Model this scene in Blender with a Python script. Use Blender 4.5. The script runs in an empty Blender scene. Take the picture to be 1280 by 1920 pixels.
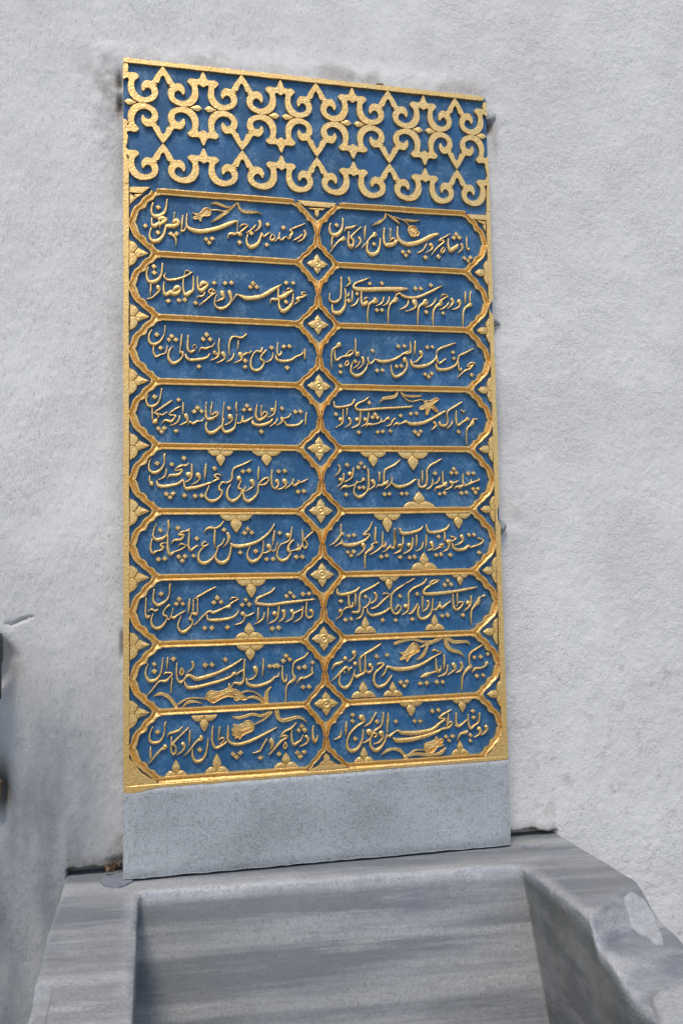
import bpy, math, random
import numpy as np
from mathutils import Matrix, Vector
from mathutils.geometry import tessellate_polygon
random.seed(7); rng = np.random.default_rng(7)
scn = bpy.context.scene
COL = scn.collection

# ---------------------------------------------------------------- camera, light
CAM_R=[[0.975411, -0.219579, -0.018907], [-0.001569, 0.07887, -0.996884], [0.220386, 0.972401, 0.076586]]
CAM_C=[0.03361, -1.68968, 0.53352]

cam = bpy.data.cameras.new('camera'); cam_o = bpy.data.objects.new('camera', cam); COL.objects.link(cam_o)
cam.sensor_fit = 'VERTICAL'; cam.sensor_height = 36.0; cam.lens = 36.0*1656.69/1920.0
cam.clip_start = 0.05; cam.clip_end = 200.0
r = CAM_R
cam_o.matrix_world = Matrix(((r[0][0], -r[1][0], -r[2][0], CAM_C[0]), (r[0][1], -r[1][1], -r[2][1], CAM_C[1]),
                             (r[0][2], -r[1][2], -r[2][2], CAM_C[2]), (0, 0, 0, 1)))
scn.camera = cam_o
w = bpy.data.worlds.new('World'); scn.world = w; w.use_nodes = True
nt = w.node_tree; bg = nt.nodes['Background']
sky = nt.nodes.new('ShaderNodeTexSky'); sky.sky_type = 'NISHITA'; sky.sun_disc = False
SUN_EL, SUN_AZ = math.radians(62), math.radians(205)      # azimuth clockwise from +Y
sky.sun_elevation = SUN_EL; sky.sun_rotation = SUN_AZ
sky.air_density = 1.0; sky.dust_density = 1.5; sky.ozone_density = 1.5
nt.links.new(sky.outputs[0], bg.inputs[0]); bg.inputs[1].default_value = 0.15
sun = bpy.data.lights.new('sun', 'SUN'); sun.energy = 1.7; sun.angle = math.radians(14); sun.color = (1.0, 0.94, 0.86)
sun_o = bpy.data.objects.new('sun', sun); COL.objects.link(sun_o)
sd = Vector((math.sin(SUN_AZ)*math.cos(SUN_EL), math.cos(SUN_AZ)*math.cos(SUN_EL), math.sin(SUN_EL)))
sun_o.rotation_euler = sd.to_track_quat('Z', 'Y').to_euler()
scn.view_settings.view_transform = 'Standard'; scn.view_settings.look = 'None'
scn.view_settings.exposure = 0.55; scn.view_settings.gamma = 1.0; scn.view_settings.use_curve_mapping = False

# ---------------------------------------------------------------- data
CART={
"L1":"""s566,12668,26,534,12558,40,542,12443,56,620,12399,86,715,12431,77,794,12528,50,830,12755,23
d660,12581
s539,12373,21,537,12261,44,576,12201,83,636,12235,77,683,12280,55,675,12321,40,691,12355,81,762,12368,86,825,12356,38,762,12302,74,691,12239,40|686,12255,32,689,12156,14
d416,12194
d651,12079
s530,12161,26,497,12044,39,517,11938,59,588,11902,86,682,11941,74,761,12046,55,801,12197,54,840,12225,86,951,12228,86,1039,12281,63,1031,12347,74,968,12334,79,944,12290,32|968,12512,22,951,12291,22
d895,12072
d1006,12079
s942,12042,53,990,11979,43,997,11847,14
s1130,12462,22,1110,12286,40,1102,12152,22|1102,12142,54,1149,12151,29,1182,12225,22
s1207,12496,21,1198,12276,44,1261,12197,79,1429,12159,87,1606,12188,87,1817,12253,85,1996,12342,84,2155,12414,47
d1570,12010
d1689,12027
d1629,11942
p1311,12517,1431,12501,1512,12600,1585,12642,1658,12611,1657,12510,1592,12480,1495,12464,1471,12362,1431,12409,1343,12403,1335,12436,1415,12467
f1658,12607,18,1804,12613,25,1933,12598,18,2048,12649,15
f1659,12720,11,1756,12753,51,1886,12721,58,1999,12687,44,2098,12720,22,2192,12797,26|1672,12360,11,1802,12454,55,1949,12565,62,2081,12677,37,2192,12797,33
f2192,12797,22,2232,12681,46,2330,12621,70,2495,12625,59,2610,12625,26,2676,12583,10
s1989,12049,15,2014,12135,36,2079,12156,66,2145,12152,47,2186,12189,26,2226,12158,91,2243,12162,102|2185,12433,21,2178,12188,21|2228,12301,15,2286,12356,29,2393,12352,26,2326,12279,29,2243,12201,37
d2225,11989
s2616,12448,55,2641,12399,70,2606,12303,41,2515,12229,15
s2549,12375,18,2491,12295,29,2408,12221,26,2355,12192,15
s2391,12169,26,2360,12049,39,2396,11934,70,2487,11923,87,2586,11997,67,2637,12119,51,2663,12214,26|2663,12214,18,2704,12140,44,2771,12196,30,2838,12243,15
d2457,12191
d2782,12392
d2760,11975
d3098,12351
s2862,12194,26,2828,12098,33,2869,12075,33,2923,12130,30,2904,12180,26,2862,12194,26
s3018,12244,19,3003,12144,37,2944,12080,19,2886,12065,15|3011,12127,45,3069,12097,37,3137,12170,26,3212,12124,26,3238,12194,57,3281,12266,41,3232,12305,42,3274,12342,22,3410,12403,30,3546,12473,15
s3483,12245,22,3398,12163,26,3284,12104,15
s3523,12317,53,3543,12250,56,3490,12143,34,3380,12081,13""",
"L2":"""s474,11392,26,436,11266,37,467,11124,59,548,11096,85,648,11147,70,717,11269,46,737,11481,22
d576,11402
d580,11283
s517,11055,25,513,10944,42,504,10839,17
s650,11010,84,658,10984,93,672,10933,48,610,10858,31,535,10788,28,429,10759,11
s797,11294,14,767,11220,25,824,11158,42,937,11164,48,1064,11198,43,1191,11258,34,1267,11315,26,1312,11342,14|1312,11342,14,1255,11348,23,1191,11364,23,1159,11322,17,1146,11229,14
s767,11115,22,754,10983,39,785,10867,72,860,10897,80,898,10926,85,936,10888,84,1012,10906,78,1069,10974,44,1038,11025,80,987,11009,77,936,10954,38
s1133,11215,21,1126,11043,39,1151,10900,51,1189,10882,85,1253,10932,76,1310,10975,51,1324,11120,38,1318,11259,21
d841,10742
d1043,10760
d1157,10780
s1401,11257,21,1400,11125,40,1425,11007,57,1476,10984,87,1534,11027,71,1605,11110,38,1534,11139,86,1483,11123,72,1451,11062,31
d1359,10731
d1721,11146
s1540,10954,20,1507,10880,34,1456,10864,31,1411,10861,20,1379,10814,11
s1720,11024,14,1655,11017,29,1610,10965,29,1661,10928,40,1687,10969,14,1675,10995,14,1720,10997,23,1754,10959,17,1687,10916,37,1583,10818,29,1506,10748,29,1416,10677,10
s2010,10985,83,2031,10944,79,2041,10795,40,1939,10674,54,1826,10644,54,1738,10697,39,1731,10812,25,1772,10922,18
s1874,10969,94,1883,10920,86,1909,10863,43,1844,10818,36,1747,10780,14
d1935,11155
d2057,11166
s2053,10775,11,2119,10883,25,2160,10935,36,2233,10914,54,2347,10878,88,2511,10895,88,2676,10946,84,2842,11056,80,3052,11194,15
d2481,11178
d2427,11103
d2550,11115
d3136,11227
d3278,11232
s2811,10782,11,2832,10870,37,2890,10882,62,2948,10876,48,2982,10929,22|2984,11131,22,2974,10962,42,3007,10930,89,3090,10951,83,3174,11023,80,3284,11080,19|3091,11044,18,3066,10992,18,3107,10969,18,3141,11004,18,3091,11044,18|3142,11089,18,3192,11117,26,3284,11083,19
s2995,10896,22,2988,10761,47,3053,10655,81,3136,10684,79,3221,10773,65,3264,10859,46,3274,11012,22
d3130,10839
s3519,11059,22,3451,11047,33,3459,10996,33,3543,11009,26,3458,10954,33,3374,10933,52,3360,10907,74,3398,10883,33,3280,10793,11""",
"L3":"""s539,10178,14,483,10072,28,483,9943,53,557,9881,61,657,9918,48,732,10012,28,770,10111,22,783,10248,28
d626,10074
s563,9849,20,563,9726,39,613,9644,47,694,9686,25,781,9716,25,806,9775,25,821,9869,17
d696,9816
d904,10054
d854,9978
d982,9987
s925,9864,11,856,9764,34,843,9634,56,918,9533,67,1018,9563,51,1100,9656,31,1113,9748,48,1063,9733,42,1063,9798,23,1080,9942,39,1096,10105,14
s1216,10091,20,1206,9947,42,1208,9817,48,1258,9760,51,1335,9796,34|1335,9796,14,1373,9862,14,1348,9907,14,1303,9879,11,1316,9834,11
d1569,10113
d1499,10018
d1635,10024
s1164,9724,14,1182,9647,51,1258,9604,59,1384,9615,57,1511,9639,51,1588,9681,34,1629,9755,11
d1415,9482
s1417,9766,11,1462,9846,31,1544,9837,51,1615,9866,28,1679,9888,26,1718,9962,17
s1813,10053,18,1796,9912,39,1806,9798,32,1794,9715,50,1754,9665,36,1642,9607,18|1723,9770,86,1723,9754,71,1794,9732,36
s1880,9760,89,1899,9719,79,1914,9663,39,1849,9603,32,1745,9558,14
s2003,9707,14,1997,9921,39,2039,10062,40,2112,10098,36,2241,10079,40,2348,10167,22
s2181,10027,18,2175,9944,32,2169,9845,18
s2092,9768,14,2067,9677,32,2018,9625,32,1938,9590,14
s2214,9764,97,2221,9732,97,2245,9667,43,2188,9615,32,2090,9574,11|2262,9725,29,2335,9777,36,2384,9779,25,2438,9826,22
d2309,9625
d2308,9504
s2647,9906,18,2613,9821,47,2531,9826,36,2474,9774,25,2424,9657,36,2422,9508,50,2494,9445,61,2593,9465,54,2659,9550,40,2676,9641,29,2628,9656,47,2620,9730,33,2720,9850,36
d2828,9908
s2856,9814,15,2841,9706,29,2791,9646,33,2701,9609,15
s2953,10018,18,2939,9842,33,2966,9760,36,3016,9795,29,3021,9846,15
d3072,9938
d3184,9949
s2911,9750,18,2932,9676,55,3055,9647,58,3205,9669,51,3305,9740,37,3423,9794,29,3449,9854,18
d3133,9517
s3492,9906,33,3490,9814,44,3488,9705,26""",
"L4":"""s475,8927,14,425,8810,33,456,8709,50,529,8679,53,616,8726,42,678,8830,28,716,9036,25
d579,8868
s536,8653,19,539,8519,33,541,8430,28|590,8393,124,593,8390,110|615,8444,19,659,8503,28,566,8565,19,677,8535,25,727,8524,28,814,8583,17|902,8804,28,752,8691,36,579,8571,25
d649,8260
d757,8269
d707,8201
s1064,8698,17,951,8631,33,845,8539,22,926,8522,22,976,8516,28,926,8438,31,876,8399,56,776,8422,39,714,8357,14
d1027,8820
s1047,8524,14,1038,8454,31,975,8363,31,863,8322,11
s1115,8771,28,1111,8661,39,1107,8545,20
s1163,8527,84,1176,8495,84,1194,8418,34,1125,8366,33,1037,8329,11
d981,8219
d1385,8677
d1321,8604
d1460,8611
s1194,8335,11,1238,8400,34,1301,8369,56,1377,8416,31,1465,8424,25,1503,8483,17
s1554,8795,14,1542,8633,31,1554,8491,56,1617,8460,62,1719,8501,42,1771,8573,23|1664,8798,17,1644,8674,31,1637,8557,23,1720,8579,20,1777,8587,17
s1560,8413,14,1540,8297,42,1590,8207,70,1679,8203,70,1781,8276,51,1852,8368,28,1866,8550,26,1896,8798,14
s1665,8545,21,1713,8595,25,1777,8588,32,1745,8515,35,1649,8448,42
s1888,8485,14,1855,8339,39,1894,8226,64,1981,8228,60,2078,8294,46,2111,8393,21,2137,8572,25|2136,8817,18,2122,8702,36,2138,8613,21|2143,8393,32,2208,8403,25,2265,8494,18
d1986,8683
s2008,8529,107,2016,8504,103,2048,8456,36,1983,8390,28,1892,8351,14
d2332,8740
d2275,8657
d2391,8665
s2258,8542,18,2232,8444,43,2297,8429,54,2370,8471,36,2451,8522,21
s2532,8770,18,2510,8646,36,2508,8532,47,2564,8468,54,2663,8511,43,2729,8594,32,2672,8626,25,2606,8534,25|2617,8756,22,2601,8550,25
s2904,8854,14,2886,8688,36,2851,8581,36,2728,8512,14|2828,8679,90,2825,8662,83
s2451,8465,18,2442,8400,61,2547,8361,65,2677,8380,61,2792,8440,40,2834,8506,18
d2607,8234
s2924,8508,14,2890,8425,29,2775,8341,18
s3015,8510,72,3022,8461,62,2988,8411,29,2898,8368,14|3039,8503,29,3105,8520,33,3147,8538,25,3197,8605,15
d3017,8700
s3071,8454,18,3103,8380,47,3202,8366,51,3351,8394,44,3427,8486,18
d3281,8643
d3385,8648
s3505,8637,15,3486,8521,37,3481,8391,22""",
"L5":"""s517,7699,11,478,7604,22,477,7477,47,563,7415,66,662,7454,55,736,7543,36,761,7645,28,755,7734,47,774,7797,14
d623,7595
s490,7364,16,483,7301,33,495,7238,41|526,7225,68,520,7194,82
s795,7493,22,785,7404,33,741,7328,33,630,7274,11
d893,7580
s1206,7611,14,1171,7560,31,1096,7559,42,1021,7533,33,952,7471,19,1021,7469,19,1083,7483,36,1070,7432,42,1008,7380,55,896,7373,47,853,7366,36,812,7309,14
d1124,7702
s612,7263,14,649,7175,69,747,7157,63,883,7177,61,1020,7215,50,1107,7298,19
d792,7014
d917,7022
d864,6949
s1113,7279,17,1150,7127,61,1256,7128,67,1394,7154,61,1545,7205,45,1646,7244,28|1646,7244,28,1722,7283,34,1786,7316,39,1729,7335,39,1697,7373,34,1748,7399,25,1799,7386,28,1837,7361,14
d1128,6985
d1330,6975
d1453,6982
s1271,7587,28,1270,7484,39,1267,7357,36,1219,7280,31,1144,7241,22|1207,7395,111,1213,7376,105
s1383,7383,106,1401,7358,92,1420,7307,36,1357,7243,25,1256,7189,11
s1539,7596,25,1524,7461,48,1514,7295,17
d1699,7508
b1818,7853,512,-309
s2413,7681,14,2264,7599,39,2087,7524,39,2038,7443,32,2029,7314,39,1973,7250,32,1909,7233,39,1845,7241,39,1789,7168,39,1789,7104,53,1836,7072,49,1811,6976,39,1700,6888,59,1590,6896,59,1530,6960,45,1536,7039,35,1600,7183,17
s2007,7202,14,1947,7105,35,1938,6961,56,2033,6881,63,2145,6945,46,2210,7042,39,2211,7106,46,2155,7130,46,2163,7186,32,2204,7267,32|2162,7323,106,2177,7307,88
d2243,7456
d2362,7473
s2413,7268,106,2429,7236,78,2436,7172,39,2355,7107,28,2279,7069,14
s2550,7545,21,2541,7431,39,2534,7301,21|2296,7168,14,2242,7058,35,2265,6929,60,2353,6881,64,2466,6962,46,2524,7059,36,2541,7204,28,2632,7302,29,2721,7335,29,2737,7287,32,2663,7205,39,2557,7196,28
s2809,7498,18,2795,7368,36,2801,7190,39,2857,7125,43,2914,7174,36,2931,7239,36|2899,7279,82,2907,7263,79
s3046,7280,97,3062,7248,90,3070,7191,40,3004,7134,29,2913,7109,18
s3228,7322,22,3202,7241,29,3118,7159,25,3049,7122,14|3201,7224,36,3258,7184,54,3300,7225,36,3350,7241,29,3433,7275,29,3517,7321,15|3317,7274,54,3342,7261,47
d2935,7462
d3057,7471
d3311,7066
d3427,7075
b2703,7859,590,-301""",
"L6":"""s610,6458,11,560,6333,27,548,6221,41,609,6152,68,707,6170,63,793,6232,36,824,6319,22,837,6420,44,825,6483,41,850,6533,11
d680,6324
s529,6165,27,505,6071,35,505,5959,46,547,5896,54,596,5933,33,694,5957,33,743,6019,35,706,6020,46,682,6045,41,719,6082,27,792,6087,16
s818,6231,27,811,6069,41,829,5918,63,878,5868,63,927,5917,30,1038,5953,27,1150,6028,25,1088,6066,33,1026,6054,19,1008,6010,11|1150,6034,16,1187,6046,16
d641,5783
d757,5794
d1003,6368
s1226,6361,17,1164,6311,25,1089,6299,36,1009,6236,25,1089,6242,36,1114,6229,36,1064,6154,41,977,6142,49,922,6130,36,872,6068,11
s1214,6342,14,1207,6165,39,1200,6027,47,1243,5945,55,1311,6001,28,1361,6025,33,1386,6044,17
d1017,5828
d1134,5833
d1081,5750
d1292,5837
d1356,6167
s1580,6067,14,1511,6024,33,1449,6037,36,1462,6075,28,1512,6106,28,1549,6093,11|1486,6012,28,1398,5899,30,1391,5761,61,1484,5696,72,1597,5745,55,1698,5858,36,1749,5984,22
s1488,6271,11,1539,6346,36,1627,6371,58,1702,6358,36,1791,6402,36,1869,6506,11
s1699,6326,28,1688,6162,47,1687,5997,14
b2102,6615,643,-351
d1869,6329
s1940,6261,70,1963,6182,70,1930,6086,38,1850,5995,14
s1876,6166,21,1835,6071,28,1756,6009,28,1701,5990,10
s1748,5977,21,1707,5819,38,1738,5740,66,1832,5699,76,1927,5753,63,1976,5864,42,2001,5990,35,2017,6022,35|2001,6062,52,2056,6022,77,2183,6012,77,2343,6043,70,2504,6097,56,2683,6224,43,2781,6336,36,2844,6448,14
d2323,6342
d2263,6267
d2397,6274
d2174,5890
s2359,6003,18,2310,5876,28,2332,5764,63,2420,5715,70,2533,5777,53,2606,5904,32,2625,6112,18|2606,5880,25,2679,5887,25,2760,5934,35|2721,6015,99,2736,5991,81,2760,5934,35,2841,5925,25,2899,6078,18
d2473,5914
d2938,6262
s2838,6311,21,2820,6175,46,2802,6022,14
d2677,5759
d2809,5757
s3181,6382,14,3162,6237,36,3128,6124,36,3037,6068,29,2956,6037,25,2898,5933,25,2888,5804,43,2968,5731,64,3066,5754,53,3140,5850,39,3149,5898,36|3097,6221,96,3105,6205,89|3141,5898,43,3109,5930,78,3102,5995,46,3168,6091,36,3210,6123,36|3166,5914,21,3239,5929,25,3313,5944,72,3347,5976,36,3381,6057,22|3295,6050,18,3297,5977,36|3385,6316,22,3391,6186,36,3388,6024,29,3437,5959,36,3479,6040,32,3431,6121,29,3382,6105,18|3624,6307,22,3515,6218,32,3415,6130,32
d3262,5792
d3377,5795""",
"L7":"""s564,5225,30,545,5077,32,557,4991,46,630,4927,59,715,4962,51,801,5034,33,844,5145,27,848,5269,35,863,5337,11
d689,5136
s418,5062,27,409,4932,30,405,4785,35,435,4704,62,477,4734,40|441,4808,13,514,4856,30,581,4823,40,623,4847,35
s544,4769,19,508,4659,32,532,4547,54,616,4496,65,701,4530,54,775,4627,35,800,4712,32,739,4739,46,733,4801,32,788,4886,30,843,4922,46|787,4651,16,861,4686,24,910,4858,14|873,4710,41,922,4684,60,971,4720,30,1032,4756,30,1119,4803,27,1134,4815,11
d1024,5029
d969,4943
d1085,4941
s1057,4718,14,1007,4595,30,1001,4496,41,1080,4413,65,1179,4466,54,1253,4551,33,1260,4638,35,1217,4651,52,1235,4713,25,1267,4762,41,1322,4742,68,1360,4772,30,1361,5034,25|1287,5011,25,1279,4774,33|1706,5246,19,1568,5179,33,1405,5089,38,1305,5035,27
s1216,5043,16,1203,4913,46,1192,4749,16
s1284,4537,19,1352,4585,27,1465,4707,30,1577,4791,36,1652,4764,58,1752,4799,41,1904,4870,30,1977,4900,22|1911,4847,35,2014,4946,31,2134,5014,21,2031,5040,28,1968,4995,17|1954,4866,76,1959,4861,69
d1732,5038
d1666,4952
d1801,4961
d1494,4475
d1625,4475
d1919,4478
s1535,4723,24,1557,4637,51,1682,4618,62,1839,4629,59,1996,4656,48,2099,4724,35,2131,4794,14
d2271,4988
d2204,4891
d2334,4899
s2433,4746,17,2345,4701,31,2281,4680,31,2257,4704,28,2232,4610,31,2169,4549,31,2055,4524,14|2210,4729,94,2221,4721,87
s2505,4832,21,2504,4713,42,2487,4587,21
s2624,4733,18,2599,4631,35,2534,4570,35,2435,4522,14
s2697,4827,25,2693,4708,39,2681,4569,18
s2907,4845,25,2889,4703,35,2839,4593,35,2694,4521,18|2817,4720,95,2825,4712,88
s2995,4755,88,3010,4683,60,2976,4605,35,2895,4544,14
s2831,5213,18,2766,5135,39,2620,5067,42,2500,5014,53,2467,4928,59,2538,4902,63,2762,4881,60,3086,4921,60,3380,4946,50,3618,4972,25
d3129,5103
d3055,5041
d3198,5030
d3378,5074
d3496,5079
s3370,4834,21,3359,4706,36,3325,4611,35,3186,4535,14
s3361,4786,25,3246,4733,32,3180,4695,42,3163,4616,35,3024,4540,14|3157,4751,92,3164,4735,78
s3453,4912,21,3434,4784,36,3440,4656,39,3489,4614,43,3555,4653,36,3565,4749,36|3532,4749,78,3540,4741,71
d2773,4428
d2897,4440
b2376,5365,579,-349
b2332,4269,551,299""",
"L8":"""s455,3852,13,409,3744,27,409,3634,45,481,3534,67,589,3553,53,674,3659,35,705,3805,29,724,3951,16
d562,3838
d563,3710
s806,3954,22,799,3850,38,793,3740,19
d910,3922
s729,3633,13,765,3674,35,893,3657,27,832,3579,35,771,3521,54,662,3526,35,589,3456,32,504,3350,27,426,3269,11
s887,3589,19,874,3468,30,865,3303,21
s973,3850,19,966,3721,35,978,3561,38,1032,3485,59,1100,3531,38,1162,3602,54,1223,3600,68,1333,3540,76,1494,3564,71,1643,3607,60,1768,3651,49,1994,3754,47,2146,3848,28,2199,3886,11
s1064,3742,40,1033,3669,40,1058,3619,35,1095,3679,40,1070,3741,35
s1261,3851,49,1279,3782,41,1248,3722,30,1168,3664,16
d1495,3786
d1622,3787
d1876,3874
s1106,3519,13,1148,3406,62,1234,3378,70,1394,3395,62,1580,3437,57,1766,3478,52,1954,3544,41,2017,3591,47,2068,3627,33,2005,3617,25,2030,3578,25|2067,3577,22,2143,3636,30,2219,3670,25,2214,3708,14
f552,3257,19,685,3293,59,818,3226,75,903,3124,72,963,3024,67
f988,3083,35,1098,3151,35,1233,3188,30,1368,3181,27,1503,3166,22|1073,3030,27,1171,3111,54,1294,3124,49,1441,3080,14
p1503,3169,1529,3254,1603,3300,1740,3281,1865,3312,1928,3359,1941,3421,1977,3345,2052,3292,2014,3244,2013,3169,1938,3185,1863,3176,1738,3121,1639,3076,1565,3117
b2346,4130,543,-305
d2803,3713
d2880,3713
s1984,3349,14,2039,3432,34,2157,3411,65,2213,3487,38,2222,3658,45,2240,3868,21
s2436,3696,97,2452,3648,87,2459,3585,38,2395,3502,31,2307,3482,24
s2597,3862,17,2588,3705,35,2573,3542,17
d2715,3716
d2852,3726
d3031,3901
d2981,3808
d3103,3830
s2268,3508,24,2291,3405,62,2425,3353,66,2584,3377,62,2728,3433,52,2809,3508,28,2873,3521,28,2890,3583,14
s2959,3714,21,2954,3581,38,2960,3470,45,3000,3406,42,3033,3467,25,3042,3545,14
s3470,3956,18,3379,3864,35,3215,3791,35,3165,3714,32,3155,3572,35,3186,3492,70,3161,3430,63,3064,3371,35,3022,3279,31,3014,3031,24
s3539,3675,18,3529,3589,35,3545,3556,46,3471,3504,28,3381,3468,42,3307,3463,49,3225,3372,14
d3278,3659
d3392,3673
d3545,3755
d3353,3295
d3470,3295
f2139,3225,21,2250,3267,28,2392,3253,28,2518,3177,31,2596,3095,35|2264,3126,24,2359,3153,48,2470,3132,62,2580,3049,55|2742,3331,14,2662,3248,59,2644,3140,87,2643,3030,104
p2006,3263,2022,3301,2062,3307,2108,3281,2171,3240,2202,3192,2280,3126,2201,3106,2123,3125,2091,3096,2036,3122,2045,3176,2108,3196,2030,3223""",
"L9":"""s533,2700,19,479,2576,26,478,2455,48,550,2403,58,658,2427,45,725,2526,29,750,2646,21,750,2718,32,774,2784,11
d619,2596
s492,2340,16,487,2226,45,492,2118,26
s754,2331,80,748,2301,80,682,2275,45,598,2195,34,513,2092,24,444,2031,10
s791,2492,13,828,2556,32,925,2581,45,1010,2613,35,1071,2671,13
s867,2494,27,869,2372,32,863,2252,35,899,2171,40,947,2222,32,942,2320,32,899,2346,53|1187,2652,19,1070,2543,37,924,2406,40,887,2359,53
s1076,2360,75,1106,2298,48,1057,2216,32,959,2158,11
s1205,2602,24,1202,2475,40,1189,2323,16
s1406,2469,62,1412,2426,75,1338,2394,40,1252,2301,35,1178,2208,27,1087,2129,11
s1252,2265,13,1251,2131,35,1299,2031,62,1397,2025,59,1484,2117,38,1524,2273,30,1541,2431,13
d1386,2230
s1636,2652,14,1616,2525,32,1621,2353,41,1670,2252,54,1744,2260,49,1843,2315,35,1881,2350,22|1759,2633,19,1744,2530,30,1733,2395,22|1732,2371,19,1782,2417,27,1832,2420,30,1825,2366,27,1757,2308,27
b1470,2845,483,-294
b951,1769,426,314
b1700,1774,472,378
s1915,2640,20,1910,2502,44,1912,2379,51,1990,2305,61,2130,2289,65,2303,2326,58,2493,2400,52,2668,2483,38,2844,2566,14
d2003,2110
d2141,2127
d2068,2055
p1984,2552,2031,2611,2016,2658,2102,2638,2181,2657,2260,2714,2323,2711,2385,2661,2400,2583,2368,2523,2257,2483,2178,2441,2128,2382,2100,2430,2045,2394,2041,2448,1994,2466,2015,2511
f2401,2637,17,2512,2685,28,2639,2756,41,2736,2860,59|1991,2806,14,2103,2777,55,2261,2807,58,2387,2832,59,2545,2792,59,2656,2833,52,2736,2860,42
f2840,2863,104,2862,2745,87,2942,2686,76,3086,2702,70,3231,2733,59,3344,2696,46,3416,2622,14
s2642,2360,17,2570,2248,34,2505,2144,34,2371,2109,14
s2730,2347,59,2729,2301,93,2744,2238,59,2703,2151,17
d2520,2012
d2869,2063
s3214,2632,14,3116,2536,38,2970,2466,38,2905,2376,21|2921,2383,24,3002,2402,35,3025,2362,35,2920,2305,49,2807,2188,41,2678,2056,24
s3000,2270,35,2959,2202,31,2982,2154,31,3023,2206,35,3000,2270,35
s3123,2504,17,3113,2357,38,3151,2214,59,3224,2257,42,3297,2299,28,3339,2391,17
s3395,2364,63,3435,2307,60,3401,2231,35,3263,2176,14
d3317,2556
d3260,2481
d3373,2483
s3544,2560,18,3526,2443,39,3547,2261,70,3597,2282,42,3622,2367,14
d3221,2062
d3355,2069
d3280,1988
b3006,1803,482,287""",
"R1":"""s4059,12513,26,4036,12415,41,4062,12306,65,4137,12270,92,4234,12319,74,4298,12434,48,4316,12636,23
d4185,12478
s4345,12354,12,4381,12433,43,4457,12445,52,4541,12479,40,4615,12523,12
s4092,12226,30,4079,12122,39,4074,12011,18
s4322,12228,76,4314,12200,91,4231,12159,36,4146,12064,30,4034,11905,12
s4431,12367,22,4426,12235,40,4423,12110,50,4477,12052,92,4520,12103,50,4522,12200,55,4467,12238,44|4702,12490,15,4581,12371,31,4467,12252,34
s4648,12250,61,4675,12197,52,4645,12111,34,4567,12040,15
s4782,12503,28,4769,12384,43,4762,12223,15
s4972,12363,86,4978,12329,89,4900,12282,40,4814,12178,28,4692,12034,12
s4830,12165,26,4804,12052,42,4837,11957,71,4920,11921,93,5019,11969,73,5071,12084,48,5093,12267,24
d4956,12139
s5183,12490,24,5165,12328,41,5185,12161,59,5255,12138,94,5376,12174,87,5449,12249,41|5316,12499,23,5301,12281,23|5293,12225,19,5344,12281,34,5400,12274,34,5377,12202,31,5305,12156,31
s5468,12545,23,5459,12362,46,5506,12253,75,5647,12185,93,5819,12211,94,6007,12287,90,6169,12383,90,6337,12452,51
f5214,12801,19,5198,12708,37,5090,12616,56,5005,12568,43,4919,12520,10|5222,12801,12,5347,12733,56,5445,12663,53,5529,12585,10
f5390,12751,12,5517,12711,19,5616,12676,22,5672,12631,22,5713,12563,19
d5567,12015
d5697,12027
d5629,11946
f5574,12708,13,5688,12695,56,5831,12692,47,5947,12714,16
p5683,12490,5728,12557,5800,12583,5870,12539,5890,12463,5933,12459,5892,12378,5866,12376,5841,12389,5815,12345,5787,12378,5758,12355,5710,12422
s6085,12236,16,6047,12163,25,5987,12074,28,5871,12010,13
s6171,12207,94,6206,12174,54,6175,12101,35,6051,12025,13
d6048,11930
s6607,12478,13,6503,12406,29,6370,12326,32,6340,12282,13|6347,12296,16,6428,12316,25,6463,12290,38,6396,12229,38,6292,12137,28,6172,11985,13
s6438,12168,25,6385,12086,32,6405,12045,28,6457,12091,35,6469,12141,25,6438,12168,25
d6333,11963
s6553,12360,23,6549,12225,48,6596,12114,87,6671,12162,85,6731,12208,75,6769,12268,13
d6731,12465
d6678,12387
d6798,12398
s6842,12259,57,6863,12203,45,6839,12144,29,6756,12071,13
s6961,12431,16,6954,12295,29,6965,12181,32,7001,12169,64
d6899,11966
d7029,11986
d6974,11914""",
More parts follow.
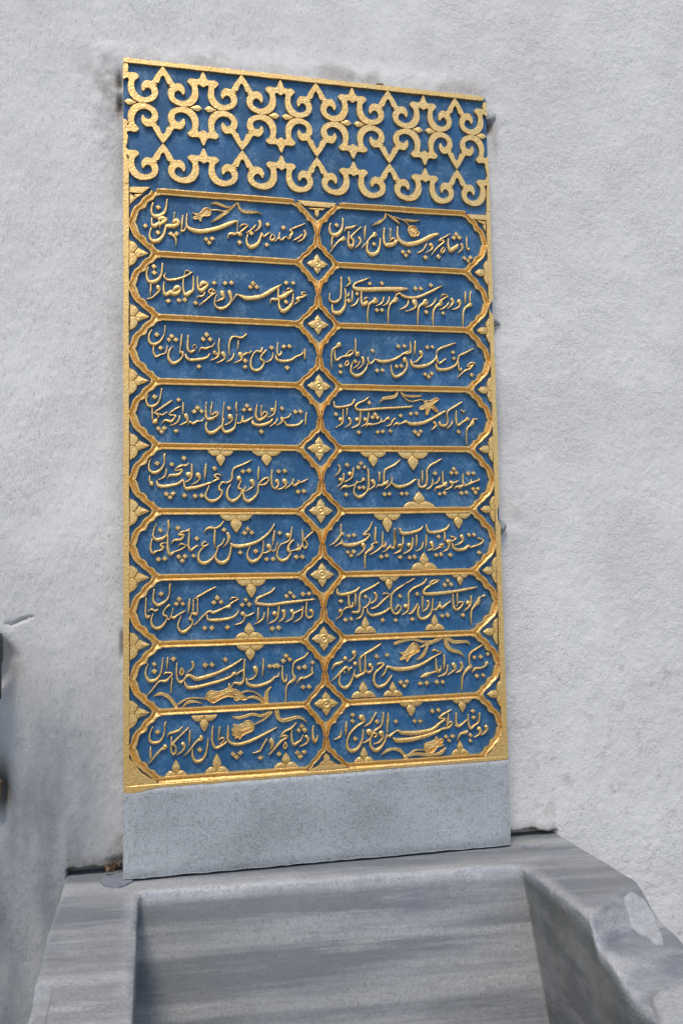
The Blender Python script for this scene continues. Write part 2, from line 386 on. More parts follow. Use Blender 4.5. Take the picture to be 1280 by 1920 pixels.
"R2":"""s4260,11411,27,4253,11178,42,4236,10985,39,4152,10899,54,4056,10894,51,4009,10946,30,4019,11076,15
s4412,11413,30,4422,11366,55,4442,11325,39,4406,11262,30,4336,11212,10
s4335,11175,21,4339,10991,27,4322,10826,50,4244,10699,75,4147,10667,91,4073,10704,58,4062,10840,23|4335,11141,24,4374,11020,30,4402,11049,24,4416,11098,15
s4486,11136,18,4477,11012,39,4468,10902,12
d4848,11310
d5103,11329
d4579,11083
d4402,10935
s4846,11434,12,4713,11369,37,4559,11305,36,4509,11233,46,4556,11188,89,4709,11182,93,4918,11194,93,5198,11216,93,5480,11232,94,5654,11248,25
s4677,11153,23,4663,11008,41,4688,10872,69,4758,10896,85,4793,10932,40|4816,11005,12,4775,11021,21,4732,10984,18,4773,10959,18,4798,10932,18
s4610,10998,15,4578,10921,27,4522,10850,36,4436,10820,12
s4955,10989,92,4968,10955,92,4855,10908,46,4812,10837,33,4787,10657,30,4793,10479,15
s5141,11061,15,5115,10963,31,5057,10891,28,4966,10861,10
s5258,11067,15,5234,10969,31,5184,10897,28,5106,10868,10
d4985,10767
d5092,10773
s5398,11026,102,5376,10990,89,5275,10916,40,5230,10789,31,5219,10637,31,5223,10485,15|5384,11060,22,5414,11117,22,5450,11136,22
s5396,11109,17,5436,11127,24,5484,11137,42,5555,11086,59,5682,11062,63,5842,11078,59,6038,11160,53,6218,11256,46,6400,11356,18
d5815,11261
d5928,11267
d6145,11350
d6035,10778
d6396,10773
s5656,11006,17,5638,10919,31,5564,10845,35,5460,10808,10
s5785,10989,122,5799,10943,98,5813,10881,42,5723,10814,31,5595,10776,10
s6017,11009,105,6025,10978,98,5918,10918,45,5865,10836,38,5847,10648,31,5846,10492,14
s6262,11093,14,6211,10996,28,6128,10913,35,6006,10878,11
s6349,11003,88,6348,10971,88,6241,10903,46,6189,10806,42,6172,10648,35,6177,10475,14|6360,11114,14,6411,11172,28,6516,11146,21,6424,11086,35,6325,11017,39
s6595,11079,71,6618,11017,60,6567,10935,35,6491,10876,11
s6533,11012,18,6485,10947,28,6410,10880,28,6328,10847,11
s6750,11039,107,6773,11009,60,6746,10928,36,6680,10885,28,6589,10860,11
s6896,11254,21,6887,11126,36,6885,11007,14
s7020,11268,18,6993,11179,29,6989,11052,32|7003,10997,89,6986,10975,79,6894,10920,43,6842,10838,43,6824,10679,36,6828,10505,14""",
"R3":"""s4191,10078,15,4190,10030,96,4134,9974,42,4065,9931,33,4030,9821,30,4027,9673,27,4034,9538,12
s4099,9918,15,4097,9783,36,4129,9703,51,4212,9761,30,4281,9790,33,4377,9801,54,4467,9865,30,4461,9919,24,4392,9896,18,4322,9819,21
d4209,9589
d4206,9463
s4347,9705,27,4305,9636,27,4325,9596,30,4374,9645,30,4361,9698,24,4347,9705,24
s4531,10167,12,4525,10017,33,4529,9881,30,4556,9828,84,4577,9869,60,4584,9890,30
s4665,9778,60,4684,9724,60,4661,9628,27,4549,9536,12
s4608,9708,15,4565,9625,24,4467,9547,12
s4463,9682,12,4427,9579,27,4425,9471,51,4519,9406,66,4630,9437,57,4729,9549,30,4773,9659,24
d4512,9697
s4778,9789,21,4781,9714,36,4828,9661,42,4884,9704,27,4927,9760,15|4927,9760,15,4982,9728,55,5079,9711,73,5219,9730,61,5374,9791,46,5503,9878,37,5625,9945,28,5688,9950,22
d4879,9925
d4961,9523
d5075,9534
d5422,10033
d5547,10047
s5259,9649,18,5263,9526,33,5309,9432,61,5379,9414,61,5493,9479,52,5580,9592,37,5597,9689,31
d5370,9623
d5469,9632
s5554,9790,86,5553,9752,97,5591,9699,31,5573,9606,28
s5679,10144,17,5678,10012,35,5668,9919,35,5572,9892,38
s5778,10164,24,5769,10016,42,5763,9884,17
s5892,9943,80,5904,9912,87,5914,9866,35,5856,9802,31,5791,9737,24,5695,9718,21
s5672,9779,17,5701,9672,62,5788,9636,69,5932,9649,69,6078,9701,56,6193,9799,31,6227,9878,24,6238,9956,28,6296,10021,46,6460,10090,46,6649,10161,25|6227,9878,24,6240,9769,42,6279,9716,42,6353,9766,31,6428,9823,25
d6034,10042
d6144,10050
d5975,9480
d6117,9500
d6049,9428
s6206,9706,17,6236,9613,63,6348,9586,70,6511,9623,60,6644,9706,42,6696,9833,25,6723,9897,25,6831,9948,42,7039,10059,25|6695,9786,25,6699,9645,35,6729,9584,46,6764,9640,21
d6586,9958
d6599,9833
s7062,9744,43,6972,9757,28,6888,9683,25,6953,9678,25,7020,9719,25,6935,9622,39,6836,9587,35,6676,9441,14
d6980,9498""",
"R4":"""s4062,8874,18,4071,8774,44,4165,8756,53,4315,8780,48,4425,8823,42,4482,8912,42
d4095,8614
s4246,8712,24,4241,8577,27,4234,8470,36,4186,8402,30,4083,8347,12|4188,8516,98,4196,8503,89
s4325,8727,33,4318,8566,18
s4365,8533,65,4398,8474,45,4362,8406,30,4280,8351,12
s4600,8666,30,4590,8532,36,4568,8437,33,4498,8375,30,4409,8347,15|4522,8523,89,4528,8510,81
s4771,8657,24,4748,8535,33,4718,8440,33,4607,8371,15|4693,8520,84,4706,8514,75
d4557,8260
d4785,8862
s4786,8995,12,4701,8912,33,4549,8840,39,4499,8772,54,4560,8712,54,4724,8716,51,4932,8742,48,5140,8760,45,5419,8781,43,5630,8800,40,5680,8822,27
d4899,8633
d4845,8568
d4944,8570
s4703,8353,12,4745,8421,36,4807,8422,60,4883,8430,30,4981,8459,24,5023,8487,36,5078,8488,33,5135,8544,30,5177,8558,75|5024,8555,18,5030,8501,30
d4946,8270
d5052,8283
d5212,8295
d5433,8615
s5323,8568,21,5259,8506,30,5215,8424,27,5124,8395,12
s5263,8397,12,5327,8453,33,5383,8447,61,5439,8455,30,5594,8506,18
f5011,8886,15,5089,8956,60,5215,8980,76,5327,9010,67,5385,9107,37|5448,9102,30,5482,9028,24,5557,8962,18
s5449,8462,17,5537,8510,27,5599,8465,68,5741,8453,82,5932,8488,69,6126,8584,55,6290,8681,49,6396,8737,24
d5648,8658
d5770,8668
d5724,8292
d5845,8302
d5795,8237
f5441,9098,17,5550,9031,45,5692,9020,52,5875,9033,38|5464,9067,17,5579,8940,24,5689,8912,24,5881,8956,21,5944,8904,21
p5943,8896,5992,8936,6056,8930,6170,8987,6242,8989,6225,8942,6127,8870,6173,8801,6234,8710,6147,8739,6076,8799,6043,8752,5992,8640,5966,8688,5972,8766,5836,8750,5861,8801,5942,8850
s6140,8492,62,6178,8439,48,6137,8384,35,6072,8337,14
s6253,8518,17,6267,8448,62,6347,8427,62,6412,8467,35,6431,8560,24,6418,8668,28,6453,8746,31,6584,8827,42,6750,8932,28
s6535,8539,14,6500,8453,31,6409,8374,17
s6618,8750,17,6609,8564,38,6646,8441,52,6737,8505,31,6819,8553,35|6861,8577,98,6861,8572,88
s6720,8761,14,6776,8731,28,6810,8763,14|6776,8731,28,6778,8676,14
d6658,8309
s7058,8597,18,7049,8573,35,6983,8580,25,6964,8494,88,6914,8446,46,6847,8383,35,6826,8243,24,6828,8049,17""",
"R5":"""s4136,7597,38,4162,7524,38,4127,7444,32,4052,7378,12
s4232,7432,29,4226,7326,38,4190,7246,32,4095,7167,12|4165,7312,88,4171,7299,82
d4305,7602
s4429,7540,35,4417,7407,35,4368,7327,29,4245,7260,15|4356,7433,89,4363,7420,89
s4154,7111,12,4216,7167,35,4283,7174,71,4337,7174,35,4447,7208,24,4502,7255,27,4570,7268,18,4625,7302,44|4632,7315,86,4636,7313,83|4496,7288,15,4508,7248,24
d4587,7637
d4533,7554
d4661,7562
d4543,7149
d4633,7153
d4276,7009
s4729,7529,33,4737,7396,42,4732,7170,39,4674,7050,38,4550,6963,68,4456,7009,50,4431,7102,27,4474,7221,15
s4823,7290,86,4843,7250,80,4855,7197,39,4799,7143,27,4737,7110,21
s4958,7471,18,4963,7398,36,4953,7271,15
s5407,7724,21,5279,7615,42,5111,7533,39,5068,7479,36,5054,7358,36,5049,7265,36,5021,7211,27|4882,7144,12,4938,7197,36,5007,7198,45,5035,7224,30,5090,7238,75,5118,7272,45,5133,7305,18
s5218,7373,12,5216,7292,30,5172,7212,27,5060,7124,12|5215,7252,24,5283,7192,66,5379,7173,69,5547,7214,54,5689,7309,36,5739,7329,18
d5060,7018
d5161,7027
b4840,7865,554,-301
s5786,7328,19,5775,7252,34,5791,7185,57,5861,7168,53,5933,7219,42,5954,7355,38,5958,7507,34,6032,7609,38,6158,7679,38,6284,7757,15
s5858,7506,23,5858,7388,38,5849,7261,19
d5416,7032
d5520,7036
d6128,7449
s6074,7338,15,6065,7237,34,6019,7161,34,5930,7126,15
s6220,7373,23,6191,7288,31,6101,7229,19
s6290,7484,27,6290,7340,34,6287,7238,34|6106,7093,15,6143,7153,34,6214,7170,65,6277,7196,38,6331,7221,88,6368,7272,34
d6215,7031
d6322,7048
s6628,7317,15,6573,7274,35,6501,7256,38,6463,7171,34,6319,7111,15|6466,7273,84,6474,7256,77
d6533,7541
d6477,7460
d6584,7461
s6725,7445,19,6717,7309,35,6741,7206,54,6823,7224,35,6887,7258,46,6898,7327,15|6886,7250,39,6969,7285,35,7078,7320,35|7060,7323,58,7069,7323,54|6533,7129,15,6570,7180,35,6641,7172,73,6732,7215,39
d6835,7450
d6953,7456
d6677,7048
d6789,7057
d6937,7134
d7036,7140
d6989,7062
b5669,7863,654,-363
b5777,6773,671,311""",
"R6":"""s4158,6430,20,4151,6272,35,4143,6207,38,4020,6064,29,3919,6013,12|4164,6233,73,4184,6226,67,4205,6259,23
d4307,6195
d4419,6207
s4791,6473,15,4727,6334,32,4602,6217,32,4670,6223,29,4738,6216,29,4640,6111,44,4504,6046,65,4341,6009,82,4194,6036,64,4162,6128,17|4154,6050,58,4113,6037,29,4019,5982,12
d4284,5872
d4403,5883
d4350,5806
s4591,6019,94,4611,5993,88,4609,5927,38,4540,5849,29,4451,5798,12
s4861,6367,18,4850,6228,47,4837,6083,35|4864,6059,59,4884,6059,50|4844,6063,24,4774,6017,24,4787,5965,65,4731,5913,50,4648,5848,41,4626,5743,38,4628,5546,21
s5006,6280,12,4995,6134,33,4986,6002,33,4881,5898,32,4715,5814,12|5006,5989,53,5040,5975,53,5065,6068,18
s5254,6312,30,5257,6159,42,5254,6013,36,5211,5947,50,5129,5961,39,5072,5909,30,4996,5867,12|5150,6014,15,5156,5961,45
s5420,6157,18,5406,6025,33,5361,5906,33,5215,5828,12|5336,5985,74,5342,5979,68
d4962,5772
d5074,5797
d5353,5760
b5103,6631,582,-385
s5360,6333,49,5401,6241,75,5522,6240,67,5662,6264,64,5785,6313,45,5836,6380,19
s5256,6325,37,5252,6159,48,5238,5943,37
s5425,6182,15,5413,6025,37,5357,5892,33,5235,5836,15|5351,5992,93,5356,5984,86
s5620,6148,22,5612,6023,41,5566,5907,37,5416,5825,15|5542,6007,101,5550,5993,93
d5354,5763
d5548,5749
d5654,5761
s5700,6205,19,5701,6088,38,5689,5964,15
s5836,6062,15,5810,5954,38,5757,5905,30,5686,5880,15
s5905,6204,19,5901,6070,38,5888,5928,19
s6014,6044,83,6022,6010,79,6038,5952,41,6002,5910,30,5922,5889,15
s5910,6413,15,5942,6287,57,6029,6253,64,6188,6269,64,6331,6319,53,6396,6411,19
s6294,6268,19,6294,6167,42,6293,6058,15
d6167,6163
s6251,6025,27,6241,5983,76,6198,6000,57,6206,5967,64,6143,5934,30,6036,5888,15
d6104,5792
d6210,5807
d6407,5793
s6415,6175,15,6468,6158,34,6538,6132,34,6466,6082,34,6376,6066,95|6368,6066,103,6383,5998,46,6354,5915,34,6255,5862,15
s6655,6173,84,6672,6131,76,6679,6080,42,6588,6013,30,6498,5989,15
s6455,6031,19,6470,5947,53,6567,5896,65,6710,5911,65,6801,5978,50,6836,5943,38,6926,5968,35,7053,6009,38,7132,6093,19|7132,6093,19,7021,6128,42
d6817,6194
d6925,6196
d7026,5835
b6593,6630,557,-313
b5848,5537,544,325""",
"R7":"""s4059,5166,20,4061,5075,58,4161,5047,64,4282,5064,64,4417,5106,49,4506,5189,23
d4128,4918
s4281,5025,32,4285,4888,49,4310,4797,49,4357,4822,43,4365,4887,29|4290,4798,29,4223,4786,32,4168,4736,20|4115,4731,92,4128,4718,81,4126,4647,32,4019,4566,12
s4422,5054,29,4420,4924,41,4410,4808,15
s4914,5273,24,4756,5178,44,4564,5090,44,4509,5026,35,4499,4883,41,4496,4740,44,4448,4696,52,4355,4699,49
d4214,4554
d4328,4566
d4623,4995
s4814,5065,53,4847,5006,53,4818,4915,38,4715,4859,18
s4710,4956,15,4695,4866,35,4625,4789,32,4571,4778,20|4578,4777,20,4555,4661,32,4500,4591,35,4419,4561,12
s4976,5022,12,5011,5054,29,5113,5026,27,4995,4924,35,4883,4822,38,4801,4772,32,4722,4761,12
s4652,4762,23,4664,4684,44,4743,4630,58,4866,4640,56,5003,4688,44,5114,4764,29
s5441,5230,15,5287,5140,38,5175,5051,32,5146,4960,38,5141,4776,38,5193,4657,50,5275,4655,41,5346,4758,27,5293,4812,27,5222,4722,24|5441,5232,15,5637,5338,24
d4961,4526
d5228,4519
d5329,4988
b5108,5387,440,-276
b4608,4309,446,311
s5889,5327,26,5808,5229,37,5597,5134,37,5508,5037,37,5505,4889,33,5483,4708,37,5360,4613,15|5442,4792,104,5453,4778,93
d5685,5025
d5573,4529
s5690,4827,37,5621,4721,45,5550,4649,41,5489,4638,15
s5793,4973,34,5789,4849,34,5786,4717,19
s5903,4879,49,5919,4813,45,5864,4715,34,5781,4681,15
s5718,4785,15,5689,4670,45,5720,4554,56,5824,4535,63,5930,4598,48,5986,4712,30,6013,4926,26|5994,4712,30,6073,4710,37,6146,4807,34,6156,4857,19|6154,4774,75,6196,4740,64,6286,4804,30,6380,4868,26
d6200,4577
d6315,4587
s6151,5289,34,6037,5291,26,5966,5243,34,5982,5209,34,6124,5273,30|5964,5193,37,5858,5129,41,5821,5047,56,5907,5020,71,6170,5031,71,6523,5065,61,6791,5109,49,6962,5140,19
d6332,5277
d6271,5190
d6400,5198
s6433,5000,23,6437,4833,38,6451,4733,57,6512,4690,45,6602,4754,42,6641,4845,34,6552,4831,26,6505,4765,19|6525,5015,30,6525,4815,30
d6636,4578
s6819,4958,34,6809,4824,38,6762,4742,38,6658,4661,15|6750,4826,102,6761,4817,91
s7109,4968,50,7054,4944,23,6991,4921,42,6970,4837,84,6887,4756,49,6822,4674,34,6805,4541,34,6813,4382,23
b6596,5406,384,-234
b6036,4322,403,297""",
"R8":"""s3921,3595,11,3976,3695,43,4055,3717,57,4136,3746,43|4190,3808,95,4196,3801,86
s4365,3917,86,4378,3891,72,4370,3827,35,4255,3735,14|4399,3955,20,4412,3928,17
s3904,3379,11,4011,3470,29,4092,3543,49,4186,3629,52,4226,3640,43,4266,3600,34,4319,3636,34|4394,3704,86,4387,3698,86|4251,3524,17,4252,3588,34|4091,3518,14,4062,3378,37,4087,3288,57,4179,3246,71,4259,3293,52,4328,3418,34|4178,3552,34,4171,3540,34
s4328,3418,29,4371,3544,17,4385,3582,14|4370,3493,37,4402,3441,58,4476,3476,52,4557,3511,49,4586,3600,38,4591,3845,29|4920,4072,23,4756,3968,46,4592,3883,43,4497,3809,38,4481,3694,35,4491,3540,37|4586,3587,29,4638,3521,49,4706,3544,43,4735,3633,29|4688,3660,87,4695,3654,81
d4827,3820
d5037,3845
s4823,3649,15,4871,3685,41,4972,3675,41,4882,3588,38,4786,3502,38,4756,3387,49,4781,3283,58,4874,3234,67,4997,3286,49,5080,3386,35,5127,3449,20
s4905,3430,15,4975,3494,35,5017,3583,32,5059,3613,58,5221,3561,82,5426,3560,82,5591,3586,74,5786,3656,53,5983,3767,36,6181,3858,12|6179,3855,19,6084,3883,30,6015,3910,37,5962,3887,15
b4541,3063,497,301
b5138,3061,395,271
p5294,3884,5341,3877,5410,3891,5499,3994,5586,4059,5655,4029,5700,3937,5685,3889,5563,3828,5502,3781,5440,3702,5407,3761,5304,3740,5330,3780,5374,3811
f6188,4159,67,6055,4089,63,5880,4030,56,5705,3970,26|5192,4053,55,5364,4113,63,5571,4138,63,5760,4083,56,5968,4084,41,6110,4162,37|5643,3724,11,5769,3804,63,5842,3932,56,5879,4013,33
f6268,4181,75,6405,4061,82,6616,4054,64,6722,4042,53,6755,3975,15
f6250,4165,94,6280,3999,93,6365,3897,82,6539,3842,64,6633,3755,15
d5306,3302
d5433,3309
d5376,3231
s6213,3812,19,6214,3672,45,6195,3509,19
s6042,3737,22,6041,3597,37,6073,3481,74,6126,3512,30,6137,3593,15|6038,3483,30,5916,3455,44,5811,3418,81,5706,3379,15
d5706,3260
d5838,3262
s6286,3601,22,6256,3474,34,6193,3411,37,6070,3383,15
s6408,3607,90,6425,3566,86,6423,3500,41,6271,3399,15
s6568,3634,49,6586,3559,49,6545,3478,41,6444,3441,15
d6049,3273
d6171,3267
s7068,3997,19,6931,3919,34,6786,3833,34,6739,3735,34,6744,3619,34,6768,3552,75,6705,3505,64,6614,3410,37,6578,3296,34,6565,3091,22
s7126,3621,49,7108,3597,72,7061,3540,26,6953,3511,49,6864,3507,45,6791,3435,15
d6850,3726
d6987,3734
d7141,3786
d6895,3357
d7032,3362""",
"R9":"""s4086,2437,14,4075,2349,34,4035,2301,37,3936,2269,11
s4192,2602,17,4180,2483,48,4174,2337,14
d4321,2716
d4314,2600
s4492,2663,129,4525,2629,86,4537,2578,49,4456,2531,40,4349,2461,40,4240,2340,37,4198,2203,40,4209,2089,57,4287,2033,71,4393,2065,63,4475,2174,43,4512,2312,37,4518,2432,20
d4360,2260
s4795,2750,20,4726,2644,37,4657,2546,37,4535,2479,11
d4805,2564
s4937,2736,23,4920,2596,40,4883,2483,37,4761,2400,43,4719,2351,34,4636,2228,32,4509,2169,11|4640,2381,129,4646,2355,115|4719,2338,29,4773,2348,37,4785,2296,43,4744,2273,34|4719,2326,20,4656,2215,34,4673,2086,57,4765,2017,80,4860,2063,63,4944,2173,37,4987,2285,23
s4880,2342,115,4893,2303,86,4912,2264,49,4850,2178,35,4728,2137,11
s5030,2712,23,5023,2578,46,5006,2438,32,5002,2348,29|4987,2311,29,5040,2269,58,5123,2329,29,5232,2374,29,5285,2332,67,5530,2306,87,5750,2319,79,5944,2360,65,6085,2469,47,6198,2542,38,6157,2557,30,6074,2561,32|6336,2721,24,6159,2635,41,6074,2574,35
s5121,2245,20,5187,2184,87,5390,2179,93,5596,2199,85,5802,2239,73,6025,2304,59,6123,2351,38,6263,2369,44,6335,2443,39,6322,2483,36,6266,2460,27,6221,2371,27|6271,2642,21,6253,2513,36,6221,2371,27
d5185,2547
f4870,1916,11,4980,1992,49,5115,2022,52,5250,1988,72,5329,1907,64,5381,1814,58
b4527,1804,414,304
d5938,2706
d6068,2721
d5568,2533
d5687,2526
s6436,2653,22,6425,2523,37,6450,2391,63,6530,2411,45,6652,2503,19|6450,2391,37,6407,2402,30
d6209,2193
d6348,2198
d6268,2117
s6685,2608,22,6680,2444,37,6729,2327,56,6810,2388,34,6901,2449,34,6928,2628,26
d6789,2668
d6798,2540
s7057,2350,75,7073,2292,56,7018,2229,34,6945,2184,15
s6905,2317,94,6930,2267,67,6902,2203,37,6794,2147,15
s6666,2290,26,6612,2252,67,6524,2240,48,6470,2178,30,6445,2107,15
d6720,2194
d6716,2086
f5410,1870,36,5548,1966,33,5651,1975,26,5771,1963,22|5341,1858,54,5564,1900,58,5820,1869,66,6026,1872,55,6114,1907,74,6200,1991,18
p5762,1969,5756,2042,5791,2088,5895,2114,5965,2142,6010,2205,6052,2154,6139,2157,6137,2100,6101,2070,6152,2034,6030,2009,5977,1948,5889,1897,5804,1918
b5497,2927,533,-307
b6563,2925,441,-278
b6495,1844,368,276""",
}
T={"sl":[[[1.0,1.0],[0.934,0.873],[0.858,0.724],[0.782,0.605],[0.668,0.53],[0.553,0.471],[0.458,0.366],[0.344,0.292],[0.248,0.232],[0.153,0.142],[0.076,0.067],[-0.0,0.0]],[[0.8,0.994],[0.72,0.904],[0.673,0.755],[0.591,0.59],[0.458,0.561],[0.366,0.486],[0.328,0.381],[0.244,0.322],[0.104,0.307],[0.053,0.217],[-0.049,0.142],[-0.193,0.109]],[[1.095,0.962],[1.032,0.828],[0.962,0.679],[0.896,0.56],[0.782,0.456],[0.649,0.381],[0.554,0.292],[0.42,0.217],[0.325,0.157],[0.239,0.09],[0.201,0.038],[0.211,0.0]]],"su":[[[1.0,1.0],[0.951,0.9],[0.892,0.822],[0.813,0.667],[0.734,0.558],[0.576,0.487],[0.513,0.417],[0.469,0.339],[0.348,0.26],[0.239,0.182],[0.13,0.087],[-0.0,-0.0]],[[0.794,1.007],[0.731,0.898],[0.711,0.805],[0.656,0.666],[0.592,0.604],[0.414,0.556],[0.367,0.493],[0.335,0.392],[0.23,0.321],[0.09,0.273],[0.035,0.195],[-0.049,0.14],[-0.219,0.115]],[[1.098,0.977],[1.0,0.884],[0.97,0.761],[0.911,0.622],[0.813,0.513],[0.675,0.434],[0.596,0.371],[0.556,0.278],[0.437,0.184],[0.298,0.136],[0.229,0.049],[0.215,0.002]]],"cl":[[[0.972,1.0],[0.929,0.885],[0.914,0.762],[0.894,0.655],[0.803,0.566],[0.674,0.494],[0.57,0.395],[0.442,0.319],[0.289,0.25],[0.182,0.152],[0.085,0.061],[0.0,0.0]],[[0.908,0.995],[0.849,0.915],[0.825,0.793],[0.79,0.67],[0.715,0.597],[0.559,0.55],[0.5,0.441],[0.414,0.364],[0.258,0.303],[0.179,0.212],[0.072,0.136],[-0.113,0.103]],[[1.009,1.0],[1.005,0.87],[1.006,0.717],[0.998,0.564],[0.929,0.502],[0.805,0.469],[0.735,0.392],[0.632,0.304],[0.503,0.225],[0.375,0.164],[0.296,0.091],[0.262,-0.0]]],"cu":[[[0.971,1.0],[0.944,0.91],[0.924,0.828],[0.866,0.738],[0.796,0.632],[0.683,0.543],[0.574,0.47],[0.488,0.364],[0.347,0.267],[0.249,0.178],[0.124,0.081],[0.0,-0.0]],[[0.905,0.996],[0.858,0.902],[0.832,0.796],[0.768,0.682],[0.681,0.6],[0.545,0.588],[0.49,0.462],[0.36,0.349],[0.224,0.312],[0.182,0.244],[0.096,0.163],[-0.123,0.103]],[[1.009,1.0],[1.011,0.893],[1.015,0.746],[1.01,0.557],[0.894,0.517],[0.778,0.452],[0.691,0.37],[0.578,0.273],[0.447,0.192],[0.321,0.103],[0.285,0.046],[0.258,-0.003]]],"ki":26,"scroll":[[0.0,0.0],[0.07,-0.088],[0.147,-0.199],[0.216,-0.315],[0.282,-0.416],[0.412,-0.402],[0.504,-0.472],[0.541,-0.588],[0.503,-0.692],[0.448,-0.618],[0.374,-0.585],[0.3,-0.633],[0.274,-0.735],[0.318,-0.81],[0.447,-0.864],[0.595,-0.822],[0.689,-0.713],[0.727,-0.589],[0.717,-0.45],[0.654,-0.377],[0.609,-0.31],[0.692,-0.237],[0.841,-0.246],[0.909,-0.21],[0.954,-0.105],[1.0,0.0],[0.997,-0.434],[0.945,-0.399],[0.896,-0.376],[0.851,-0.417],[0.876,-0.594],[0.857,-0.756],[0.762,-0.905],[0.632,-0.981],[0.465,-0.997],[0.28,-0.94],[0.17,-0.844],[0.126,-0.71],[0.145,-0.581],[0.216,-0.51],[0.149,-0.509],[0.201,-0.456],[0.12,-0.441],[0.083,-0.365],[0.054,-0.281],[-0.001,-0.207]],"lob_u":[[-50.2,24.9],[-46.6,22.1],[-42.9,22.1],[-36.6,17.4],[-33.4,11.8],[-36.6,6.2],[-41.1,0.1],[-50.2,0.1]],"lob_d":[[-50.2,0.1],[-41.1,0.1],[-37.5,-4.2],[-34.8,-10.7],[-36.6,-17.3],[-41.2,-22.9],[-47.5,-26.6],[-50.2,-27.5]],"arr":[[-41.1,0.1],[-33.4,10.4],[-22.0,5.2],[-12.8,0.0],[-22.0,-4.2],[-34.8,-9.8]],"rlob_u":[[48.3,-0.1],[40.7,-0.0],[38.8,8.2],[37.4,14.3],[40.3,21.5],[46.0,27.7],[49.3,27.7]],"rlob_d":[[47.5,-24.7],[44.2,-24.7],[40.1,-17.5],[37.6,-10.3],[40.7,-0.0],[48.3,-0.1]],"rarr":[[17.3,1.0],[27.9,8.2],[38.8,8.2],[41.2,-0.0],[37.2,-6.7],[29.6,-7.2],[23.1,-4.1]],"ctop":[[338.3,1294.0],[418.7,1293.5],[404.0,1282.5],[352.8,1282.7]],"cpen":[[361.4,1279.8],[394.7,1280.8],[389.5,1276.2],[383.4,1276.3],[373.1,1276.5],[365.0,1276.4]],"cbud":[[373.1,1276.5],[382.9,1277.3],[382.2,1266.9],[378.5,1260.6],[374.0,1266.2]],"lc1":[[11.7,1283.1],[35.1,1282.7],[51.2,1297.2],[12.7,1294.6]],"lc2":[[12.2,1260.4],[15.9,1263.2],[21.1,1268.5],[23.1,1272.6],[20.1,1277.3],[15.0,1280.9],[12.2,1280.7]],"lc3":[[22.9,1271.6],[29.5,1276.1],[37.0,1282.7],[21.1,1280.6]],"rc1":[[698.4,1291.4],[741.9,1293.1],[741.5,1280.6],[705.9,1281.5]],"rc2":[[719.2,1280.6],[739.2,1278.8],[739.0,1272.3],[732.3,1272.9],[725.1,1275.6]],"rc3":[[732.3,1271.8],[739.0,1272.3],[738.5,1257.2],[734.2,1263.3]],"cb":[[339.6,170.4],[350.3,175.3],[358.2,178.5],[364.0,180.8],[398.3,180.5],[411.1,179.4],[420.8,173.6],[410.9,171.4],[396.1,169.5],[361.9,168.0],[342.4,167.8]],"cblob":[[363.1,180.5],[368.0,186.3],[373.0,188.7],[377.8,186.8],[385.7,188.4],[391.5,185.8],[398.8,180.4]],"cbbud":[[378.1,203.1],[384.4,197.5],[385.7,192.3],[382.7,187.3],[377.8,186.8],[373.4,188.3],[372.1,193.6],[373.6,199.1]]}


# ---------------------------------------------------------------- helpers
def smooth(a, b, x):
    t = np.clip((x-a)/(b-a), 0, 1); return t*t*(3-2*t)
_G = rng.random((256, 256))
def vnoise(x, y, sc, seed=0):
    x = np.asarray(x)*sc+seed*17.3+500; y = np.asarray(y)*sc+seed*9.1+500
    xi = np.floor(x).astype(int); yi = np.floor(y).astype(int); fx = x-xi; fy = y-yi
    fx = fx*fx*(3-2*fx); fy = fy*fy*(3-2*fy)
    g = lambda i, j: _G[i % 256, j % 256]
    return ((g(xi, yi)*(1-fx)+g(xi+1, yi)*fx)*(1-fy)+(g(xi, yi+1)*(1-fx)+g(xi+1, yi+1)*fx)*fy)*2-1
def fbm(x, y, sc, o=4, seed=0):
    s = 0; a = 1; t = 0
    for k in range(o):
        s = s+a*vnoise(x, y, sc*2**k, seed+k); t += a; a *= .5
    return s/t

def new_obj(name, verts, faces, mat, parent=None, smooth_=True, loc=None):
    me = bpy.data.meshes.new(name); me.from_pydata([tuple(v) for v in verts], [], faces); me.update()
    if smooth_: me.shade_smooth()
    me.materials.append(mat)
    o = bpy.data.objects.new(name, me); COL.objects.link(o)
    if parent: o.parent = parent
    if loc: o.location = loc
    return o
def tag(o, label, cat, group=None):
    o['label'] = label; o['category'] = cat
    if group: o['group'] = group
    return o
def empty(name, loc, label, cat):
    o = bpy.data.objects.new(name, None); COL.objects.link(o); o.location = loc; o.empty_display_size = .05
    return tag(o, label, cat)

